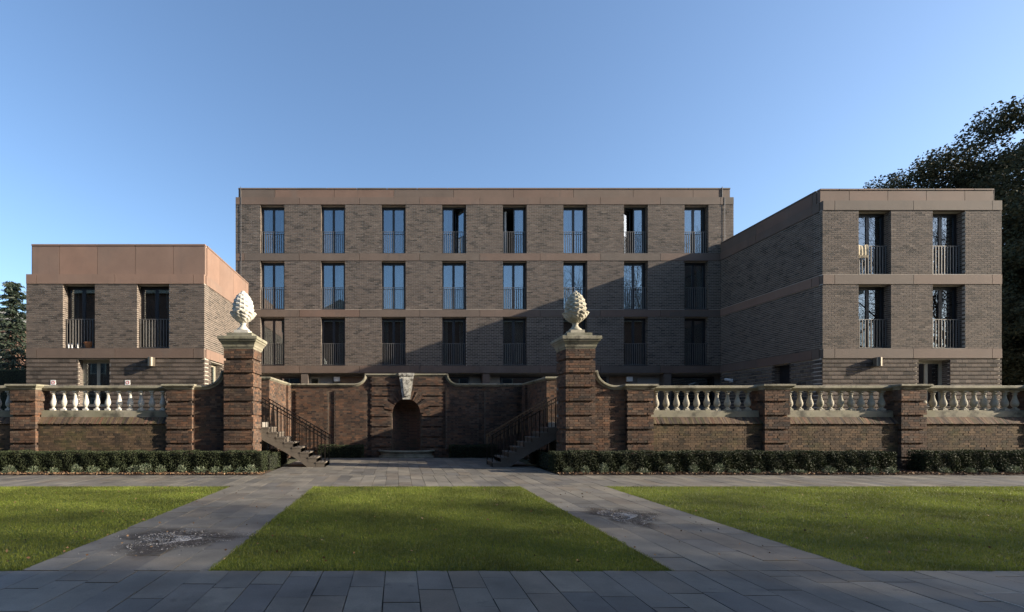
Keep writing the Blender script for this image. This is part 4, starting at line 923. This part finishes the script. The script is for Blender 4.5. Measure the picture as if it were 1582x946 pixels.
def leafy_tree(x, y, h, z0, rad, seed, label, nleaf, mat, size, squash=.75):
    rg = random.Random(seed); nr = np.random.default_rng(seed); t = thing('evergreen_tree', label, 'tree', (x, y, z0)); S = []; tips = []; p = Vector((x, y, z0 - .1)); r = h * .022
    for i in range(3): q = p + Vector((rg.gauss(0, .2), rg.gauss(0, .2), h * .07)); S.append((*p, *q, r, r * .9)); p = q; r *= .9
    trunk = list(S); S = []
    for k in range(7): a = k * .9 + rg.uniform(-.3, .3); e = rg.uniform(.35, 1.5); grow(rg, p, Vector((math.cos(a), math.sin(a), e)).normalized(), h * .20, r * .5, 3, S, tips, .65, .12, (2, 3), .16, .03, 3, .80)
    T = np.array([tuple(q) for q in tips]); c = np.array((x, y, z0 + h * .56))
    # clumps spread through an uneven egg, plus those on the limb tips
    nc = 820; d = nr.normal(size=(nc, 3)); d /= np.linalg.norm(d, axis=1)[:, None]; az = np.arctan2(d[:, 1], d[:, 0]); lump = .96 + .05 * np.sin(az * 3 + seed) + .06 * np.sin(az * 5 + d[:, 2] * 4) + .05 * np.sin(d[:, 2] * 7 + az)
    d = np.sign(d) * np.abs(d) ** .85; d /= (np.abs(d) ** 6).sum(1)[:, None] ** (1 / 6); rr = (.5 + .5 * nr.random(nc) ** .45)[:, None] * lump[:, None]; Cc = c + d * rr * np.array((rad, rad, h * .44))
    q = (T - c) / np.array((rad, rad, h * .44)); T = T[(np.abs(q) ** 3).sum(1) < .7]; Cc = np.r_[Cc, T]; cr = nr.uniform(.45, 1.15, len(Cc)) * rad * .135
    wgt = cr ** 2; k = nr.choice(len(Cc), nleaf, p=wgt / wgt.sum()); g = nr.normal(size=(nleaf, 3)); g /= np.linalg.norm(g, axis=1)[:, None]
    P = Cc[k] + g * (cr[k] * nr.random(nleaf) ** .4)[:, None] * np.array((1.25, 1.25, squash)); P = P[P[:, 2] > z0 + .8]
    V = leaf_quads(P, np.full(len(P), size), .55, .25); o0 = np.array((x, y, z0)); cl = place_np('crown', np_mesh('crown', V - o0, 4, mat, NR.random(len(P))), t, o0)
    place_np('trunk', segs_mesh('trunk', np.array(trunk) - np.r_[o0, o0, 0, 0], 'bark', 10), t, o0); place_np('limbs', segs_mesh('limbs', np.array(S) - np.r_[o0, o0, 0, 0], 'bark', 5), t, o0)
leafy_tree(44.9, 35, 20.0, TER, 7.9, 27, 'huge dark evergreen tree rising behind the three storey wing', 330000, 'oak_leaf', .21)
leafy_tree(36.0, 40, 9.5, TER, 5.0, 22, 'lower dark evergreen filling the gap beside the three storey wing', 45000, 'oak_leaf', .32)
leafy_tree(47.5, 38, 13, TER, 6.5, 31, 'dark evergreen standing beyond the garden at the foot of the huge tree', 60000, 'oak_leaf', .3)
hedge(34, 66, 41, 42.5, 4.2, 'tall dark boundary hedge beyond the three storey wing', 1800, TER)
def conifer(x, y, h, z0, rad, seed, label, mat='fir_leaf'):
    rg = random.Random(seed); nr = np.random.default_rng(seed); t = thing('conifer_tree', label, 'tree', (x, y, z0)); S = []; P = []; D = []
    tr = [(x, y, z0 - .1, x, y, z0 + h * .5, h * .02, h * .012), (x, y, z0 + h * .5, x, y, z0 + h, h * .012, .02)]; n = int(h * 9)
    for i in range(n):
        u = (i + .5) / n; z = z0 + h * (.08 + .92 * u); L = rad * (1 - u) ** .75 * rg.uniform(.6, 1.15) + .25; a = i * 2.4; p = Vector((x, y, z)); k = 6
        for j in range(k):
            dr = Vector((math.cos(a), math.sin(a), .25 - .7 * j / k)).normalized(); q = p + dr * (L / k); S.append((*p, *q, .035 * (1 - j / k) + .008, .03 * (1 - j / k) + .006))
            m_ = int(10 + 22 * j / k); g = nr.normal(0, .12 + .05 * L, (m_, 3)) * np.array((1, 1, .4)); P.append(np.array(q) + g - np.array((0, 0, .08))); D.append(np.tile(np.array((math.cos(a), math.sin(a), -.5)), (m_, 1))); p = q
    P = np.concatenate(P); D = np.concatenate(D); o0 = np.array((x, y, z0)); V = leaf_quads(P, np.full(len(P), .30), .28, 0, D)
    place_np('crown', np_mesh('crown', V - o0, 4, mat, NR.random(len(P))), t, o0); place_np('trunk', segs_mesh('trunk', np.array(tr) - np.r_[o0, o0, 0, 0], 'bark', 8), t, o0); place_np('limbs', segs_mesh('limbs', np.array(S) - np.r_[o0, o0, 0, 0], 'bark', 4), t, o0)
conifer(-26.6, 34, 9.6, TER, 1.75, 4, 'dark conifer standing against the corner of the two storey wing')
conifer(-31.6, 38, 9.4, TER, 1.7, 9, 'dark conifer in front of the distant brick house')
hedge(-33, -20.5, 29.5, 30.6, 3.1, 'tall dark boundary hedge beyond the two storey wing', 2600, TER)
# distant brick house
t = thing('brick_house', 'distant red brick house seen between the conifers', 'house', (-41, 48, TER)); MB().box(-48, -35.6, 45, 52, TER, 10.2).build('wall', 'far_brick', t)
m = MB(); m.prism([(-48.3, 10.1), (-35.3, 10.1), (-37.5, 12.0), (-46, 12.0)], 'y', 44.8, 52.2); m.build('roof', 'roofing', t, recalc=True)
for k in range(3):
    x = -37.4 - 3 * k
    for z in (3.5, 7.0): f = MB().box(x, x + 1.1, 44.93, 45.05, z, z + 1.7).build('window', 'white_plastic', t); MB().box(x + .08, x + 1.02, 44.92, 44.935, z + .08, z + 1.62).build('pane', 'glass', f)
# college range behind the viewer shades the paving and shows in the lower window panes; far block added
def college(name, label, x0, x1, y0, y1, h, step, faces):
    t = thing(name, label, 'building', ((x0 + x1) / 2, (y0 + y1) / 2, -.08)); MB().box(x0, x1, y0, y1, -.08, h - .4).build('wall', 'far_brick', t); MB().box(x0 - .25, x1 + .25, y0 - .25, y1 + .25, h - .4, h).build('cornice', 'dull_stone', t); z = 1.2
    while z < h - 3:
        n = int((x1 - x0 - 2) / step)
        for k in range(n + 1):
            x = x0 + 1.5 + k * step; f = MB().box(x, x + 1.2, y1, y1 + .06, z, z + 2.1).build('window', 'dull_stone', t); MB().box(x + .09, x + 1.11, y1 + .05, y1 + .07, z + .09, z + 2.01).build('pane', 'dark_metal', f)
        z += 4
    return t
t = college('college_range', 'brick college range behind the viewer, mirrored in the lower window panes', -48, 36.8, -14, -3.25, 12, 4.4, 1)
college('horizon_blocker', 'unseen brick block added to hide the bright horizon mirrored in the ground window of the three storey wing', 48, 125, -62, -50, 14, 4.4, 1)  # added out of view to keep the bright horizon out of that window's reflection
m = MB(); m.prism([(-9.5, 12), (-2.5, 12), (-6, 14)], 'y', -4.2, -3.3); m.build('gable', 'dull_stone', t, recalc=True)
for x in (-20, 16, 31): MB().box(x, x + 1.8, -9, -8, 12, 14.6).build('chimney', 'far_brick', t)
